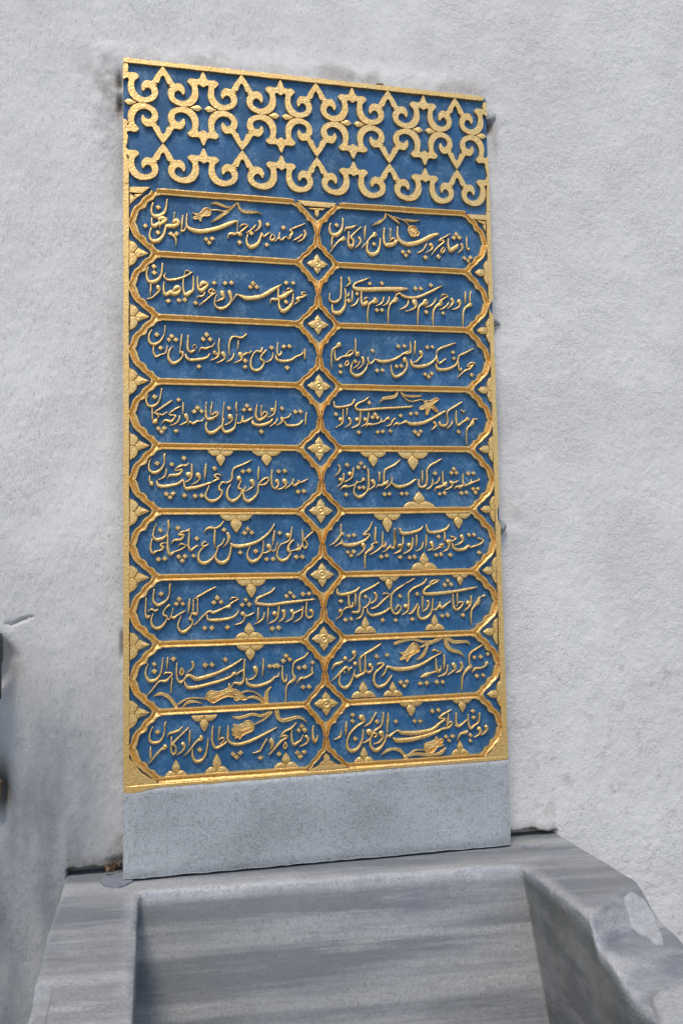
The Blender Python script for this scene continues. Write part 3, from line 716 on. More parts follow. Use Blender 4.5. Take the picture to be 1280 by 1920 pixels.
# ---------------------------------------------------------------- materials
class NT:
    def __init__(s, name):
        s.m = bpy.data.materials.new(name); s.m.use_nodes = True; s.t = s.m.node_tree
        s.b = s.t.nodes['Principled BSDF']
        s.pos = s.t.nodes.new('ShaderNodeNewGeometry').outputs['Position']
    def link(s, a, b): s.t.links.new(a, b)
    def mapped(s, scale):
        n = s.t.nodes.new('ShaderNodeMapping'); n.inputs['Scale'].default_value = scale; s.link(s.pos, n.inputs[0]); return n.outputs[0]
    def banded(s, sc):
        o = s.sepz(); c = s.t.nodes.new('ShaderNodeCombineXYZ')
        s.link(s.math('MULTIPLY', o[0], sc[0]), c.inputs[0])
        s.link(s.math('MULTIPLY', s.math('ADD', o[1], s.math('MULTIPLY', o[0], .0795)), sc[1]), c.inputs[1])
        s.link(s.math('MULTIPLY', o[2], sc[2]), c.inputs[2]); return c.outputs[0]
    def noise(s, scale, detail=4, rough=.6, vec=None, dist=0):
        n = s.t.nodes.new('ShaderNodeTexNoise'); n.inputs['Scale'].default_value = scale
        n.inputs['Detail'].default_value = detail; n.inputs['Roughness'].default_value = rough; n.inputs['Distortion'].default_value = dist
        s.link(vec or s.pos, n.inputs['Vector']); return n.outputs[0]
    def ramp(s, v, a, b, ca=0., cb=1.):
        n = s.t.nodes.new('ShaderNodeMapRange'); n.inputs[1].default_value = a; n.inputs[2].default_value = b
        n.inputs[3].default_value = ca; n.inputs[4].default_value = cb; s.link(v, n.inputs[0]); return n.outputs[0]
    def mix(s, f, a, b, mode='MIX'):
        n = s.t.nodes.new('ShaderNodeMix'); n.data_type = 'RGBA'; n.blend_type = mode
        for i, v in ((0, f), (6, a), (7, b)):
            if hasattr(v, 'links'): s.link(v, n.inputs[i])
            elif i == 0: n.inputs[0].default_value = v
            else: n.inputs[i].default_value = (*v, 1)
        return n.outputs[2]
    def math(s, op, a, b=0.):
        n = s.t.nodes.new('ShaderNodeMath'); n.operation = op
        for i, v in ((0, a), (1, b)):
            if hasattr(v, 'links'): s.link(v, n.inputs[i])
            else: n.inputs[i].default_value = v
        return n.outputs[0]
    def bump(s, h, strength, dist, prev=None):
        n = s.t.nodes.new('ShaderNodeBump'); n.inputs['Strength'].default_value = strength; n.inputs['Distance'].default_value = dist
        s.link(h, n.inputs['Height'])
        if prev: s.link(prev, n.inputs['Normal'])
        return n.outputs[0]
    def attr(s, name):
        n = s.t.nodes.new('ShaderNodeAttribute'); n.attribute_name = name; return n.outputs['Fac']
    def mixf(s, f, a, b):
        n = s.t.nodes.new('ShaderNodeMix'); n.data_type = 'FLOAT'
        for i, v in ((0, f), (2, a), (3, b)): s.link(v, n.inputs[i])
        return n.outputs[0]
    def sepx(s):
        return s.sepz()[0]
    def sepz(s):
        n = s.t.nodes.new('ShaderNodeSeparateXYZ'); s.link(s.pos, n.inputs[0]); return n.outputs
    def done(s, col, rough, nrm=None, metal=0., spec=.5):
        for k, v in (('Base Color', col), ('Roughness', rough), ('Metallic', metal), ('Specular IOR Level', spec)):
            if hasattr(v, 'links'): s.link(v, s.b.inputs[k])
            elif k == 'Base Color': s.b.inputs[k].default_value = (*v, 1)
            else: s.b.inputs[k].default_value = v
        if nrm: s.link(nrm, s.b.inputs['Normal'])
        return s.m

def mat_gold(name, warm, edge_wear=.0):
    n = NT(name)
    a = n.noise(30, 4); b = n.noise(210, 4, .7); c = n.noise(330, 2, .7)
    col = n.mix(n.ramp(a, .35, .65), (.84, .50, .135), (.86, .56, .20))
    col = n.mix(n.ramp(b, .47, .66, 0, .65), col, (.58, .32, .08))
    spk = n.ramp(c, .58, .68)
    col = n.mix(n.math('MULTIPLY', spk, .55), col, (.14, .10, .06))
    wear = n.ramp(n.noise(38, 5, .75), .68-edge_wear, .74-edge_wear)
    col = n.mix(wear, col, (.5, .5, .48))
    met = n.math('SUBTRACT', .8, n.math('MULTIPLY', wear, .8))
    h = n.bump(n.noise(230, 3, .7), .6, .0018); h = n.bump(n.noise(90, 3), .3, .002, h)
    n.b.inputs['Coat Weight'].default_value = .5; n.b.inputs['Coat Roughness'].default_value = .38; n.b.inputs['Coat IOR'].default_value = 1.7; n.link(h, n.b.inputs['Coat Normal'])
    return n.done(col, n.ramp(b, .3, .7, .30, .46), h, met)
def mat_blue():
    n = NT('blue_paint')
    a = n.noise(9, 4); f = n.noise(150, 5, .9); g = n.noise(20, 6, .75); st = n.noise(1, 4, .75, n.mapped((230, 230, 90)), .6)
    col = n.mix(n.ramp(a, .35, .65), (.013, .068, .145), (.018, .098, .22))
    chalk = n.math('MULTIPLY', n.ramp(g, .47, .66), n.ramp(f, .42, .58))
    col = n.mix(n.math('MULTIPLY', chalk, .6), col, (.22, .36, .50))
    col = n.mix(n.ramp(f, .53, .66, 0, .45), col, (.09, .20, .33))
    col = n.mix(n.ramp(st, .62, .75, 0, .35), col, (.14, .27, .40))
    h = n.bump(f, .35, .0008)
    return n.done(col, .55, h, 0, .35)
def mat_marble(name, base, dark, light, band=None, speck=.5, stain=0.):
    n = NT(name)
    f = n.noise(210, 5, .95); g = n.noise(14, 5, .6); p = n.noise(60, 6, .8)
    col = n.mix(n.ramp(g, .3, .7), dark, light)
    cl = n.noise(7, 5, .7)
    col = n.mix(n.ramp(cl, .44, .62, 0, .5), col, (.19, .195, .20))
    if band:
        bn = n.noise(1, 5, .58, n.banded(band), .10)
        col = n.mix(n.ramp(bn, .42, .58), n.mix(.5, col, (.095, .10, .112)), n.mix(.45, col, (.44, .425, .395)))
        b2 = n.noise(1, 6, .75, n.banded((3.5, 26, 52)), .15)
        col = n.mix(n.ramp(b2, .56, .68, 0, .4), col, (.50, .48, .43))
        ed = n.attr('edge')
        col = n.mix(n.math('MULTIPLY', ed, .45), col, (.46, .46, .46))
    col = n.mix(n.math('MULTIPLY', n.ramp(f, .50, .60, 0, speck), n.ramp(cl, .35, .6, .55, 1.)), col, (.11, .112, .115))
    col = n.mix(n.ramp(p, .52, .66, 0, .5*speck), col, (.12, .12, .12))
    if stain:
        at = n.attr('stain')
        col = n.mix(n.math('MULTIPLY', at, stain), col, (.17, .155, .10))
    h = n.bump(f, .5, .0016); h = n.bump(n.noise(60, 4), .35, .004, h)
    return n.done(col, n.ramp(f, .3, .7, .5, .75), h, 0, .4)
def mat_plaster():
    n = NT('white_stucco')
    gr = n.attr('grime'); dp = n.attr('damp_shade')
    nz1 = n.mixf(n.ramp(n.sepx(), .2, .8), n.noise(1, 5, .7, n.mapped((200, 200, 75)), .3), n.noise(1, 5, .7, n.mapped((215, 215, 180)), .3))
    nz2 = n.noise(230, 4, .75); big = n.noise(5, 4)
    ridg = n.noise(1, 4, .62, n.mapped((48, 48, 30)), .8)
    col = n.mix(n.ramp(big, .3, .7), (.635, .602, .56), (.70, .67, .625))
    col = n.mix(n.ramp(n.noise(150, 4, .8), .585, .66, 0, .5), col, (.36, .33, .30))
    col = n.mix(n.ramp(n.noise(3.2, 7, .72), .50, .68, 0, .22), col, (.44, .415, .38))
    pit = n.ramp(nz1, .33, .41, 1, 0)
    col = n.mix(n.math('MULTIPLY', pit, .62), col, (.34, .31, .27))
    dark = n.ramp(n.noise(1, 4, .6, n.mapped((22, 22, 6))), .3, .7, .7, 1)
    col = n.mix(n.math('MULTIPLY', dp, dark), col, (.165, .175, .185))  # grey of dampness and painted shade at lower left
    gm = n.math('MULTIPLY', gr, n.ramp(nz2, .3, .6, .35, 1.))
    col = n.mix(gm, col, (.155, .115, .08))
    flatm = n.ramp(n.noise(6, 4, .7), .38, .62, .35, 1.0)
    h = n.bump(n.math('MULTIPLY', nz1, flatm), .95, .0034); h = n.bump(nz2, .5, .0012, h); h = n.bump(ridg, .1, .004, h)
    return n.done(col, .92, h, 0, .2)
def mat_plain(name, a, b, sc=60, rough=.8, bump=.4, metal=0):
    n = NT(name); f = n.noise(sc, 5, .65)
    return n.done(n.mix(n.ramp(f, .3, .7), a, b), rough, n.bump(n.noise(sc*4, 4), bump, .0015), metal)

M_gold = mat_gold('gilding', 1)
M_edge = mat_gold('worn_gilding', 1, .035)
M_blue = mat_blue()
M_slab = mat_marble('grey_marble', 1, (.35, .36, .36), (.475, .485, .48), None, .85)
M_basin = mat_marble('banded_marble', 1, (.165, .178, .195), (.26, .275, .29), (1.1, 9.0, 23.0), .7, .6)
M_wall = mat_plaster()
M_lead = mat_plain('lead', (.15, .16, .18), (.25, .265, .29), 90, .55, .5, .2)
M_mortar = mat_plain('lime_mortar', (.23, .235, .235), (.37, .37, .365), 130, .9, .8)
M_iron = mat_plain('black_iron', (.012, .016, .02), (.03, .035, .045), 40, .45, .3)
M_leaf = mat_plain('dry_leaf', (.07, .035, .015), (.15, .09, .04), 120, .7, .5)
M_brick = mat_plain('crumbled_brick', (.14, .075, .04), (.24, .16, .10), 60, .95, .9)
M_pave = mat_plain('stone_paving', (.13, .128, .12), (.19, .185, .175), 12, .85, .5)
M_hole = mat_plain('dark_soil', (.02, .018, .014), (.05, .045, .03), 90, .95, .8)

# ---------------------------------------------------------------- shape builders (panel units: millimetres x, z; y = depth behind the slab face)
DEPTH = 6.5
class Buf:
    def __init__(s): s.v = []; s.f = []
    def strip(s, rows):
        n0 = len(s.v); k = len(rows[0])
        for rw in rows: s.v += rw
        for i in range(len(rows)-1):
            for j in range(k-1):
                a = n0+i*k+j; s.f.append((a, a+1, a+k+1, a+k))
        return n0, k
    def obj(s, name, mat, parent, sm=True):
        o = new_obj(name, [(x*.001, y*.001, z*.001) for x, y, z in s.v], s.f, mat, parent, sm)
        return o
def catmull(P, sub):
    out = []; n = len(P)
    for i in range(n-1):
        p0 = P[max(0, i-1)]; p1 = P[i]; p2 = P[i+1]; p3 = P[min(n-1, i+2)]
        for k in range(sub):
            t = k/sub
            out.append([.5*((2*b)+(-a+c)*t+(2*a-5*b+4*c-d)*t*t+(-a+3*b-3*c+d)*t**3) for a, b, c, d in zip(p0, p1, p2, p3)])
    out.append(list(P[-1])); return out
LETTER = ((-1, 0), (-.92, .86), (-.6, 1), (.6, 1), (.92, .86), (1, 0))
GROOVED = ((-1, 0), (-.92, .8), (-.62, 1), (0, .35), (.62, 1), (.92, .8), (1, 0))
def stroke(buf, P, prof=LETTER, hmax=5.4, lift=0.):
    P = [p for i, p in enumerate(P) if i == 0 or math.hypot(p[0]-P[i-1][0], p[1]-P[i-1][1]) > .3]
    if len(P) < 2: P = [P[0], [P[0][0]+.8, P[0][1], P[0][2]]]
    S = catmull(P, 4)
    for s_ in S: s_[2] = max(s_[2], .9)
    # cap rings
    def ext(a, b, k, f):
        dx, dz = a[0]-b[0], a[1]-b[1]; L = math.hypot(dx, dz) or 1
        return [a[0]+dx/L*a[2]*k, a[1]+dz/L*a[2]*k, a[2]*f]
    S = [ext(S[0], S[1], .42, .35), ext(S[0], S[1], .22, .8)]+S+[ext(S[-1], S[-2], .22, .8), ext(S[-1], S[-2], .42, .35)]
    rows = []; n = len(S)
    for i, (x, z, wd) in enumerate(S):
        a = S[max(0, i-1)]; b = S[min(n-1, i+1)]
        dx, dz = b[0]-a[0], b[1]-a[1]; L = math.hypot(dx, dz) or 1
        nx, nz = -dz/L, dx/L
        hw = wd*.5*(1+random.uniform(-.05, .05))
        h = min(hmax, 2.6+.9*wd)
        if i in (0, n-1): h *= .55
        row = []
        for t, q in prof:
            o = hw*t+random.uniform(-.08, .08)
            row.append((x+nx*o, DEPTH+.4-(h+.4)*q-lift*(q > 0) if q > 0 else DEPTH+.4, z+nz*o))
        rows.append(row)
    n0, k = buf.strip(rows)
    buf.f.append(tuple(range(n0, n0+k))[::-1]); e = n0+(n-1)*k; buf.f.append(tuple(range(e, e+k)))
def prism(buf, O, h, inset=.9, crest=0., lock=(), grow=0., base=DEPTH+.4, jit=.12):
    n = len(O); cx = sum(p[0] for p in O)/n; cz = sum(p[1] for p in O)/n
    area = sum(O[i][0]*O[(i+1) % n][1]-O[(i+1) % n][0]*O[i][1] for i in range(n))
    if area < 0: O = O[::-1]
    n0 = len(buf.v); top = []; 
    for i, (x, z) in enumerate(O):
        x += random.uniform(-jit, jit); z += random.uniform(-jit, jit)
        a = O[i-1]; b = O[(i+1) % n]; dx, dz = b[0]-a[0], b[1]-a[1]; L = math.hypot(dx, dz) or 1
        nx, nz = -dz/L, dx/L
        x -= nx*grow; z -= nz*grow
        if any(abs(O[i][0]-q) < .02 for q in lock): x = O[i][0]; nx = 0
        buf.v.append((x, base, z)); buf.v.append((x+nx*inset*.3, DEPTH-h*.86, z+nz*inset*.3)); buf.v.append((x+nx*inset, DEPTH-h, z+nz*inset))
        top.append((x+nx*inset, z+nz*inset))
    for i in range(n):
        j = (i+1) % n
        for k in (0, 1):
            buf.f.append((n0+3*i+k, n0+3*j+k, n0+3*j+k+1, n0+3*i+k+1))
    if crest:
        c = len(buf.v); buf.v.append((cx, DEPTH-h-crest, cz))
        for i in range(n): buf.f.append((n0+3*i+2, n0+3*((i+1) % n)+2, c))
    else:
        for t in tessellate_polygon([[Vector((p[0], p[1], 0)) for p in top]]):
            buf.f.append(tuple(n0+3*i+2 for i in t))
def poly(name, O, h, mat, parent, **k):
    b = Buf(); prism(b, O, h, **k); return b.obj(name, mat, parent, False)
def rough_poly(P, step=14, amp=.5, corner=True):
    out = []
    n = len(P)
    for i in range(n):
        a = P[i]; b = P[(i+1) % n]; L = math.hypot(b[0]-a[0], b[1]-a[1]); k = max(1, int(L/step))
        for j in range(k):
            t = j/k; q = amp if j else 0
            out.append((a[0]+(b[0]-a[0])*t+random.uniform(-q, q), a[1]+(b[1]-a[1])*t+random.uniform(-q, q)))
    return out

# ---------------------------------------------------------------- setting: ground
PX0, PX1, PZ1 = 0.0, 750.0, 1552.4
ground = new_obj('ground', [(-60, -60, -.95), (60, -60, -.95), (60, 60, -.95), (-60, 60, -.95)], [(0, 1, 2, 3)], M_pave, None, False)
ground['kind'] = 'structure'

# ---------------------------------------------------------------- plaster wall
def axis(parts):
    a = []
    for lo, hi, st in parts: a += list(np.arange(lo, hi-1e-9, st))
    a.append(parts[-1][1]); return np.array(a)
WX = axis([(-6, -.4, .4), (-.4, -.24, .01), (-.24, 1.26, .0035), (1.26, 1.5, .02), (1.5, 6, .45)])
WZ = axis([(-.96, -.42, .03), (-.42, 1.86, .0035), (1.86, 2.2, .03), (2.2, 5.2, .5)])
X, Z = np.meshgrid(WX, WZ)
Y = .058-.034*np.clip(Z/1.55, -.1, 1.1)
Y = Y-.0006*fbm(X, Z*(.5+.4*smooth(.0, .8, X)), 130, 2, 19)-.0035*fbm(X, Z, 3, 4, 1)-.0007*fbm(X, Z, 16, 3, 5)-.0004*fbm(X, Z*.55, 75, 3, 9)
sx0, sx1, sz1 = 0.0, .762, 1.5524
rt = .75+0*Z
dl = -X; dr = X-rt; dt = Z-sz1
inx = (X > -.06) & (X < .83)
# plaster lipped up to the slab, with broken gaps along its edges
gapn = fbm(X*.3, Z, 7, 3, 21)
side = np.where(dl > 0, dl, np.where(dr > 0, dr, 1.))
below = (Z < sz1+.004)
g = .7*np.exp(-(side/.005)**2)*smooth(.35, .6, gapn)*below
for cx, cz, rx, rz, am in ((-.006, 1.515, .006, .018, .8), (-.005, 1.470, .006, .022, 1.), (.760, 1.500, .009, .016, 1.), (.757, 1.056, .007, .014, .9), (.757, .618, .006, .018, .9), (-.01, .015, .025, .010, .5)):
    g = np.maximum(g, am*np.exp(-((X-cx)/rx)**2-((Z-cz)/rz)**2))
Y = Y+.016*g
# raised smears of render round the slab
sm = np.exp(-((Z-1.585-.02*fbm(X, Z, 3, 2, 33))/.022)**2)*smooth(-.1, -.02, X)*(1-smooth(.72, .8, X))
sm2 = (1+.8*fbm(X, Z, 60, 3, 44))*np.exp(-((X+.035)/.03)**2)*smooth(1.32, 1.45, Z)*(1-smooth(1.56, 1.6, Z))
sm3 = np.exp(-((X-.785)/.018)**2)*smooth(1.2, 1.45, Z)*(1-smooth(1.52, 1.56, Z))
sm4 = np.exp(-((X-.80)/.03)**2-((Z-.63)/.05)**2)
Y = Y-.0028*np.clip(sm+sm2+sm3*.8+sm4, 0, 1)*(1+.5*fbm(X, Z, 40, 3, 41))
# hollow behind the left jamb, lower left
edge = -.228+.012*fbm(X*0, Z, 9, 3, 51)+.10*smooth(.40, .52, Z)*-1
rec = smooth(0, 1, np.clip((edge+.055-X)/.075, 0, 1))*(1-smooth(.455, .475, Z+.01*fbm(X, Z, 30, 2, 8)))
rec = rec*(.15+.85*smooth(.30, .38, Z))
Y = Y+.09*rec**1.6
broad = smooth(.10, .0, X+.2)*(1-smooth(.1, .75, Z))
Y = Y+.022*broad
hol = np.exp(-((X+.222)/.014)**2-((Z-.155)/.045)**2); Y = Y+.05*hol
# cracks
ck = np.exp(-((Z-(.465+.25*(X+.2)+.004*fbm(X, Z, 60, 2, 3)))/.0016)**2)*(X < -.165)*(X > -.215)
Y = Y+.006*ck
# crumbly bottom edge where the render stops above the basin ledge
lip = .007+.008*fbm(X, Z*0, 24, 4, 61)
inb = smooth(-.104, -.099, X)*(1-smooth(.872, .880, X))
cut = inb*(1-smooth(0, 1, np.clip((Z-lip+.004)/.006, 0, 1)))
Y = Y+.035*cut
damp_shade = np.clip(smooth(.07, -.20, X)*(1-smooth(.0, .62, Z+.10*fbm(X, Z, 5, 3, 71)))*1.1+.45*(1-smooth(-.25, .12, Z))*smooth(.12, -.02, X)+.28*np.exp(-((X+.06)/.10)**2)*(1-smooth(.3, .62, Z)), 0, .95)  # grey of dampness, with the lower-left shade put into the colour
damp_shade = np.maximum(damp_shade, rec*.8)  # shade of the recess painted into the same mask
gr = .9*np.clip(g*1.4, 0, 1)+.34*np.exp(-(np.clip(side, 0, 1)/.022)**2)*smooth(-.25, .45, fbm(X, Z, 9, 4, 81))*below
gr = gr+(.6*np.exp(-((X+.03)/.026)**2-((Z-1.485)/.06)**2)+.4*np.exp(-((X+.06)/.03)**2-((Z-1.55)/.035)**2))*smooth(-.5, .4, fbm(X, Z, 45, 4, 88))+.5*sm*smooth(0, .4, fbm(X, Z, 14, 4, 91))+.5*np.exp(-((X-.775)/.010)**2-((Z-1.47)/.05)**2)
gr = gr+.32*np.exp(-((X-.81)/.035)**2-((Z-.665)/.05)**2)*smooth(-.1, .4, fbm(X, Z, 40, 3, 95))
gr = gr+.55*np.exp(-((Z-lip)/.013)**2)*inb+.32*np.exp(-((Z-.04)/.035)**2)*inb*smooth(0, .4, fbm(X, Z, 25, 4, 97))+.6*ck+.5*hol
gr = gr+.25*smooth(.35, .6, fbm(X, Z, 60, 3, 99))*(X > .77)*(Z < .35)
Yv = Y
nx_, nz_ = len(WX), len(WZ)
verts = np.stack([X, Yv, Z], -1).reshape(-1, 3)
idx = np.arange(nx_*nz_).reshape(nz_, nx_)
quads = np.stack([idx[:-1, :-1], idx[:-1, 1:], idx[1:, 1:], idx[1:, :-1]], -1).reshape(-1, 4)
me = bpy.data.meshes.new('plaster_wall')
me.vertices.add(len(verts)); me.vertices.foreach_set('co', verts.ravel())
me.loops.add(quads.size); me.loops.foreach_set('vertex_index', quads.ravel().astype(np.int32))
me.polygons.add(len(quads)); me.polygons.foreach_set('loop_start', np.arange(0, quads.size, 4, dtype=np.int32))
me.update(calc_edges=True); me.validate(); me.shade_smooth()
for nm, arr in (('grime', gr), ('damp_shade', damp_shade)):
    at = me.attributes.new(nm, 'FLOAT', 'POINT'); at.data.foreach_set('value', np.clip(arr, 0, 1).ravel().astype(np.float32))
me.materials.append(M_wall)
wall = bpy.data.objects.new('plaster_wall', me); COL.objects.link(wall)
tag(wall, 'rough white stuccoed wall behind the blue and gold inscription, grey at lower left from dampness and painted-in shade', 'wall')

# ---------------------------------------------------------------- stone basin
def ztop(x, y):
    right = smooth(.45, .80, x)
    t = np.clip((x-.722)/.163, 0, 1)
    y1 = -.362+.14*t; y2 = -.395+.075*t
    fall = .047*smooth(0, 1, np.clip((y1-y)/np.abs(y1-y2+.001), 0, 1))
    fall = fall+.03*smooth(0, 1, np.clip((y2-y)/.13, 0, 1))+.05*smooth(0, 1, np.clip((y2-.16-y)/.25, 0, 1))
    left = .004*np.exp(-((y+.21)/.03)**2)-.006*smooth(-.24, -.32, y)-.05*smooth(-.62, -.85, y)
    z = -.004-fall*right+left*(1-right)
    # notch on the outer side of the left arm
    z = z-.016*smooth(-.083, -.089, x)*smooth(-.375, -.385, y)*(1-smooth(-.50, -.51, -(-y)))*(1-right)*(y > -.52)
    hole = np.exp(-(((x-.790)/.015)**2+((y+.006)/.015)**2)**2)
    return z-.03*hole+.0016*fbm(x, y, 12, 4, 5)
def polyline_pts(P, ds):
    out = []
    for a, b, n in P: pass
    return out
def sample(P, n):
    P = np.array(P, float); d = np.r_[0, np.cumsum(np.hypot(*(P[1:]-P[:-1]).T))]; return d
inner = [(.018, -.98), (.020, -.60), (.024, -.30), (.027, -.10), (.0285, -.075), (.034, -.062), (.046, -.058), (.20, -.071), (.40, -.086), (.60, -.100), (.700, -.108), (.713, -.112), (.7205, -.121), (.722, -.135), (.722, -.33), (.722, -.42), (.71, -.62), (.70, -.98)]
outer = [(-.112, -.98), (-.113, -.60), (-.111, -.30), (-.108, -.10), (-.107, -.03), (-.107, .05), (-.106, .12), (.20, .12), (.40, .12), (.60, .12), (.885, .12), (.885, .05), (.885, -.02), (.885, -.10), (.885, -.25), (.887, -.36), (.89, -.62), (.90, -.98)]
segn = [26, 34, 26, 6, 6, 6, 22, 26, 26, 60, 16, 24, 16, 40, 34, 26, 20]
ri, ro = [], []
for i, n in enumerate(segn):
    for k in range(n):
        t = k/n
        ri.append([inner[i][c]*(1-t)+inner[i+1][c]*t for c in (0, 1)]); ro.append([outer[i][c]*(1-t)+outer[i+1][c]*t for c in (0, 1)])
ri.append(list(inner[-1])); ro.append(list(outer[-1]))
ri = np.array(ri); ro = np.array(ro)
ri[:, 0] += .0012*fbm(ri[:, 1], ri[:, 0], 14, 3, 2); ro[:, 0] += .002*fbm(ro[:, 1], ro[:, 0], 10, 3, 4)
NT_ = 60
rows = []; stn = []; edg = []
cx, cy = .37, -.5
for (xi, yi), (xo, yo) in zip(ri, ro):
    L = math.hypot(xo-xi, yo-yi); ux, uy = (xo-xi)/L, (yo-yi)/L
    row = []; st = []
    for z in (-.95, -.6, -.3, -.12):
        row.append((xo+.01*ux*0, yo, z)); st.append(.2)
    zo = float(ztop(xo, yo)); R_ = .010+.004*float(fbm(xo, yo, 16, 3, 77))
    row.append((xo, yo, zo-R_)); st.append(.1)
    row.append((xo-ux*R_*.3, yo-uy*R_*.3, zo-R_*.3)); st.append(0)
    for k in range(NT_):
        t = k/(NT_-1); a = R_/L; tt = a+(1-2*a)*t
        x = xo+(xi-xo)*tt; y = yo+(yi-yo)*tt
        row.append((x, y, float(ztop(x, y)))); st.append(.35*max(0, fbm(x, y, 9, 3, 14)))
    zi = float(ztop(xi, yi)); sharp = .006+.012*max(0., float(fbm(xi*1.7, yi*1.7, 26, 3, 55)))
    row.append((xi+ux*sharp*.3, yi+uy*sharp*.3, zi-sharp*.35)); st.append(0)
    row.append((xi, yi, zi-sharp)); st.append(0)
    back = max(0., 1-max(0, abs(xi-.37)-.33)/.03) if yi > -.16 else 0.
    for q in (.025, .05, .08, .11, .15, .19, .23, .28, .34, .42):
        row.append((xi+(-.02*q if xi < .3 else .045*q), min(yi, -.058-.0795*(min(xi, .722)-.046)-.27*q), zi-q))
        st.append(float(np.clip((.35+.9*q+.5*fbm(yi*1.0, q*.25, 22, 3, 7))*(xi > .69)+.12, 0, 1)) if yi < -.12 and xi > .5 else float(np.clip(.15+.3*fbm(xi, q, 4, 3, 3), 0, 1)))
    m = len(row); e_ = [0.]*m
    for q in range(NT_):
        dd = (1-q/(NT_-1))*L; e_[6+q] = max(0, 1-dd/.022)*(.55+.6*float(fbm(xi*1.3+yi, q*.002, 20, 3, 6)))
    e_[4] = e_[5] = .5; e_[6+NT_] = e_[7+NT_] = .8
    rows.append(row); stn += st; edg += e_
k = len(rows[0]); vs = [v for rw in rows for v in rw]; fs = []
for i in range(len(rows)-1):
    for j in range(k-1):
        a = i*k+j; fs.append((a, a+1, a+k+1, a+k))
basin = empty('stone_basin', (.37, -.45, -.95), 'old grey banded marble basin with two side arms under the inscription', 'basin')
OFF = Vector((.37, -.45, -.95))
def under(parent, o):
    o.parent = parent; o.matrix_parent_inverse = Matrix.Translation(-parent.location); return o
body = new_obj('rim', vs, fs, M_basin); under(basin, body)
at = body.data.attributes.new('stain', 'FLOAT', 'POINT'); at.data.foreach_set('value', np.array(stn, dtype=np.float32))
at = body.data.attributes.new('edge', 'FLOAT', 'POINT'); at.data.foreach_set('value', np.clip(np.array(edg, dtype=np.float32), 0, 1))
fl = new_obj('floor', [(.0, -.99, -.42), (.75, -.99, -.42), (.75, -.1, -.42), (.0, -.1, -.42), (.0, -.99, -.95), (.75, -.99, -.95), (.75, -.1, -.95), (.0, -.1, -.95)],
             [(0, 1, 2, 3), (0, 4, 5, 1), (1, 5, 6, 2), (2, 6, 7, 3), (3, 7, 4, 0)], M_basin, None, False); under(basin, fl)
fb = [(-.112, -1.0, -.95), (.90, -1.0, -.95), (.90, -.93, -.95), (-.112, -.93, -.95), (-.112, -1.0, -.16), (.90, -1.0, -.16), (.90, -.93, -.16), (-.112, -.93, -.16)]
fr = new_obj('front_wall', [(x*1.003, y, z) for x, y, z in fb], [(0, 1, 5, 4), (1, 2, 6, 5), (2, 3, 7, 6), (3, 0, 4, 7), (4, 5, 6, 7)], M_basin, None, False); under(basin, fr)

def blob(name, c, r_, mat, label, cat, seed=0, n=20, rough=.22):
    rs = np.random.default_rng(seed); vs = []; fs = []; m = 12
    for i in range(m+1):
        th = math.pi*i/m
        for j in range(n):
            ph = 2*math.pi*j/n
            d = (math.sin(th)*math.cos(ph), math.sin(th)*math.sin(ph), math.cos(th))
            q = 1+rough*float(fbm(d[0]*1.3+seed, d[2]*1.3+d[1], 1.6, 4, seed))
            vs.append((d[0]*r_[0]*q, d[1]*r_[1]*q, d[2]*r_[2]*q))
    for i in range(m):
        for j in range(n):
            a = i*n+j; b = i*n+(j+1) % n; fs.append((a, b, b+n, a+n))
    o = new_obj(name, vs, fs, mat, None, True, c); return tag(o, label, cat)
blob('lead_clamp', (-.0185, .036, 1.494), (.0115, .010, .0125), M_lead, 'round grey lead plug in the broken plaster at the upper left edge of the slab', 'clamp', 3)
blob('lead_clamp', (.772, .030, 1.520), (.013, .008, .012), M_mortar, 'jagged plaster-covered clamp at the upper right corner of the slab', 'clamp', 5, rough=.6)
blob('lead_clamp', (.765, .036, 1.0725), (.011, .009, .0075), M_mortar, 'bent grey metal clamp halfway down the right edge of the slab', 'clamp', 8, rough=.7)
blob('lead_clamp', (.7655, .038, .638), (.0115, .010, .013), M_mortar, 'lumpy round grey clamp low on the right edge of the slab', 'clamp', 11, rough=.6)
blob('lead_clamp', (.519, .020, 1.5605), (.009, .010, .0045), M_brick, 'small brown iron clamp poking over the top edge of the slab', 'clamp', 14, rough=.5)
blob('brick_rubble', (-.2285, .085, .155), (.010, .03, .022), M_brick, 'brown crumbled brick showing in a hollow low on the left edge', 'brick', 33, rough=.5)
# dark pipe at the left edge
vs = []; fs = []; n = 24
prof = [(.0, .452), (.012, .452), (.0215, .447), (.024, .437), (.024, .398), (.0215, .394), (.0215, .33), (0, .33)]
for rr, z in prof:
    for j in range(n): vs.append((-.236+rr*math.cos(2*math.pi*j/n), .03+rr*math.sin(2*math.pi*j/n), z))
for i in range(len(prof)-1):
    for j in range(n): a = i*n+j; b = i*n+(j+1) % n; fs.append((a, b, b+n, a+n))
tag(new_obj('iron_pipe', vs, fs, M_iron), 'dark iron pipe end in the recess at the left edge of the photo', 'pipe')
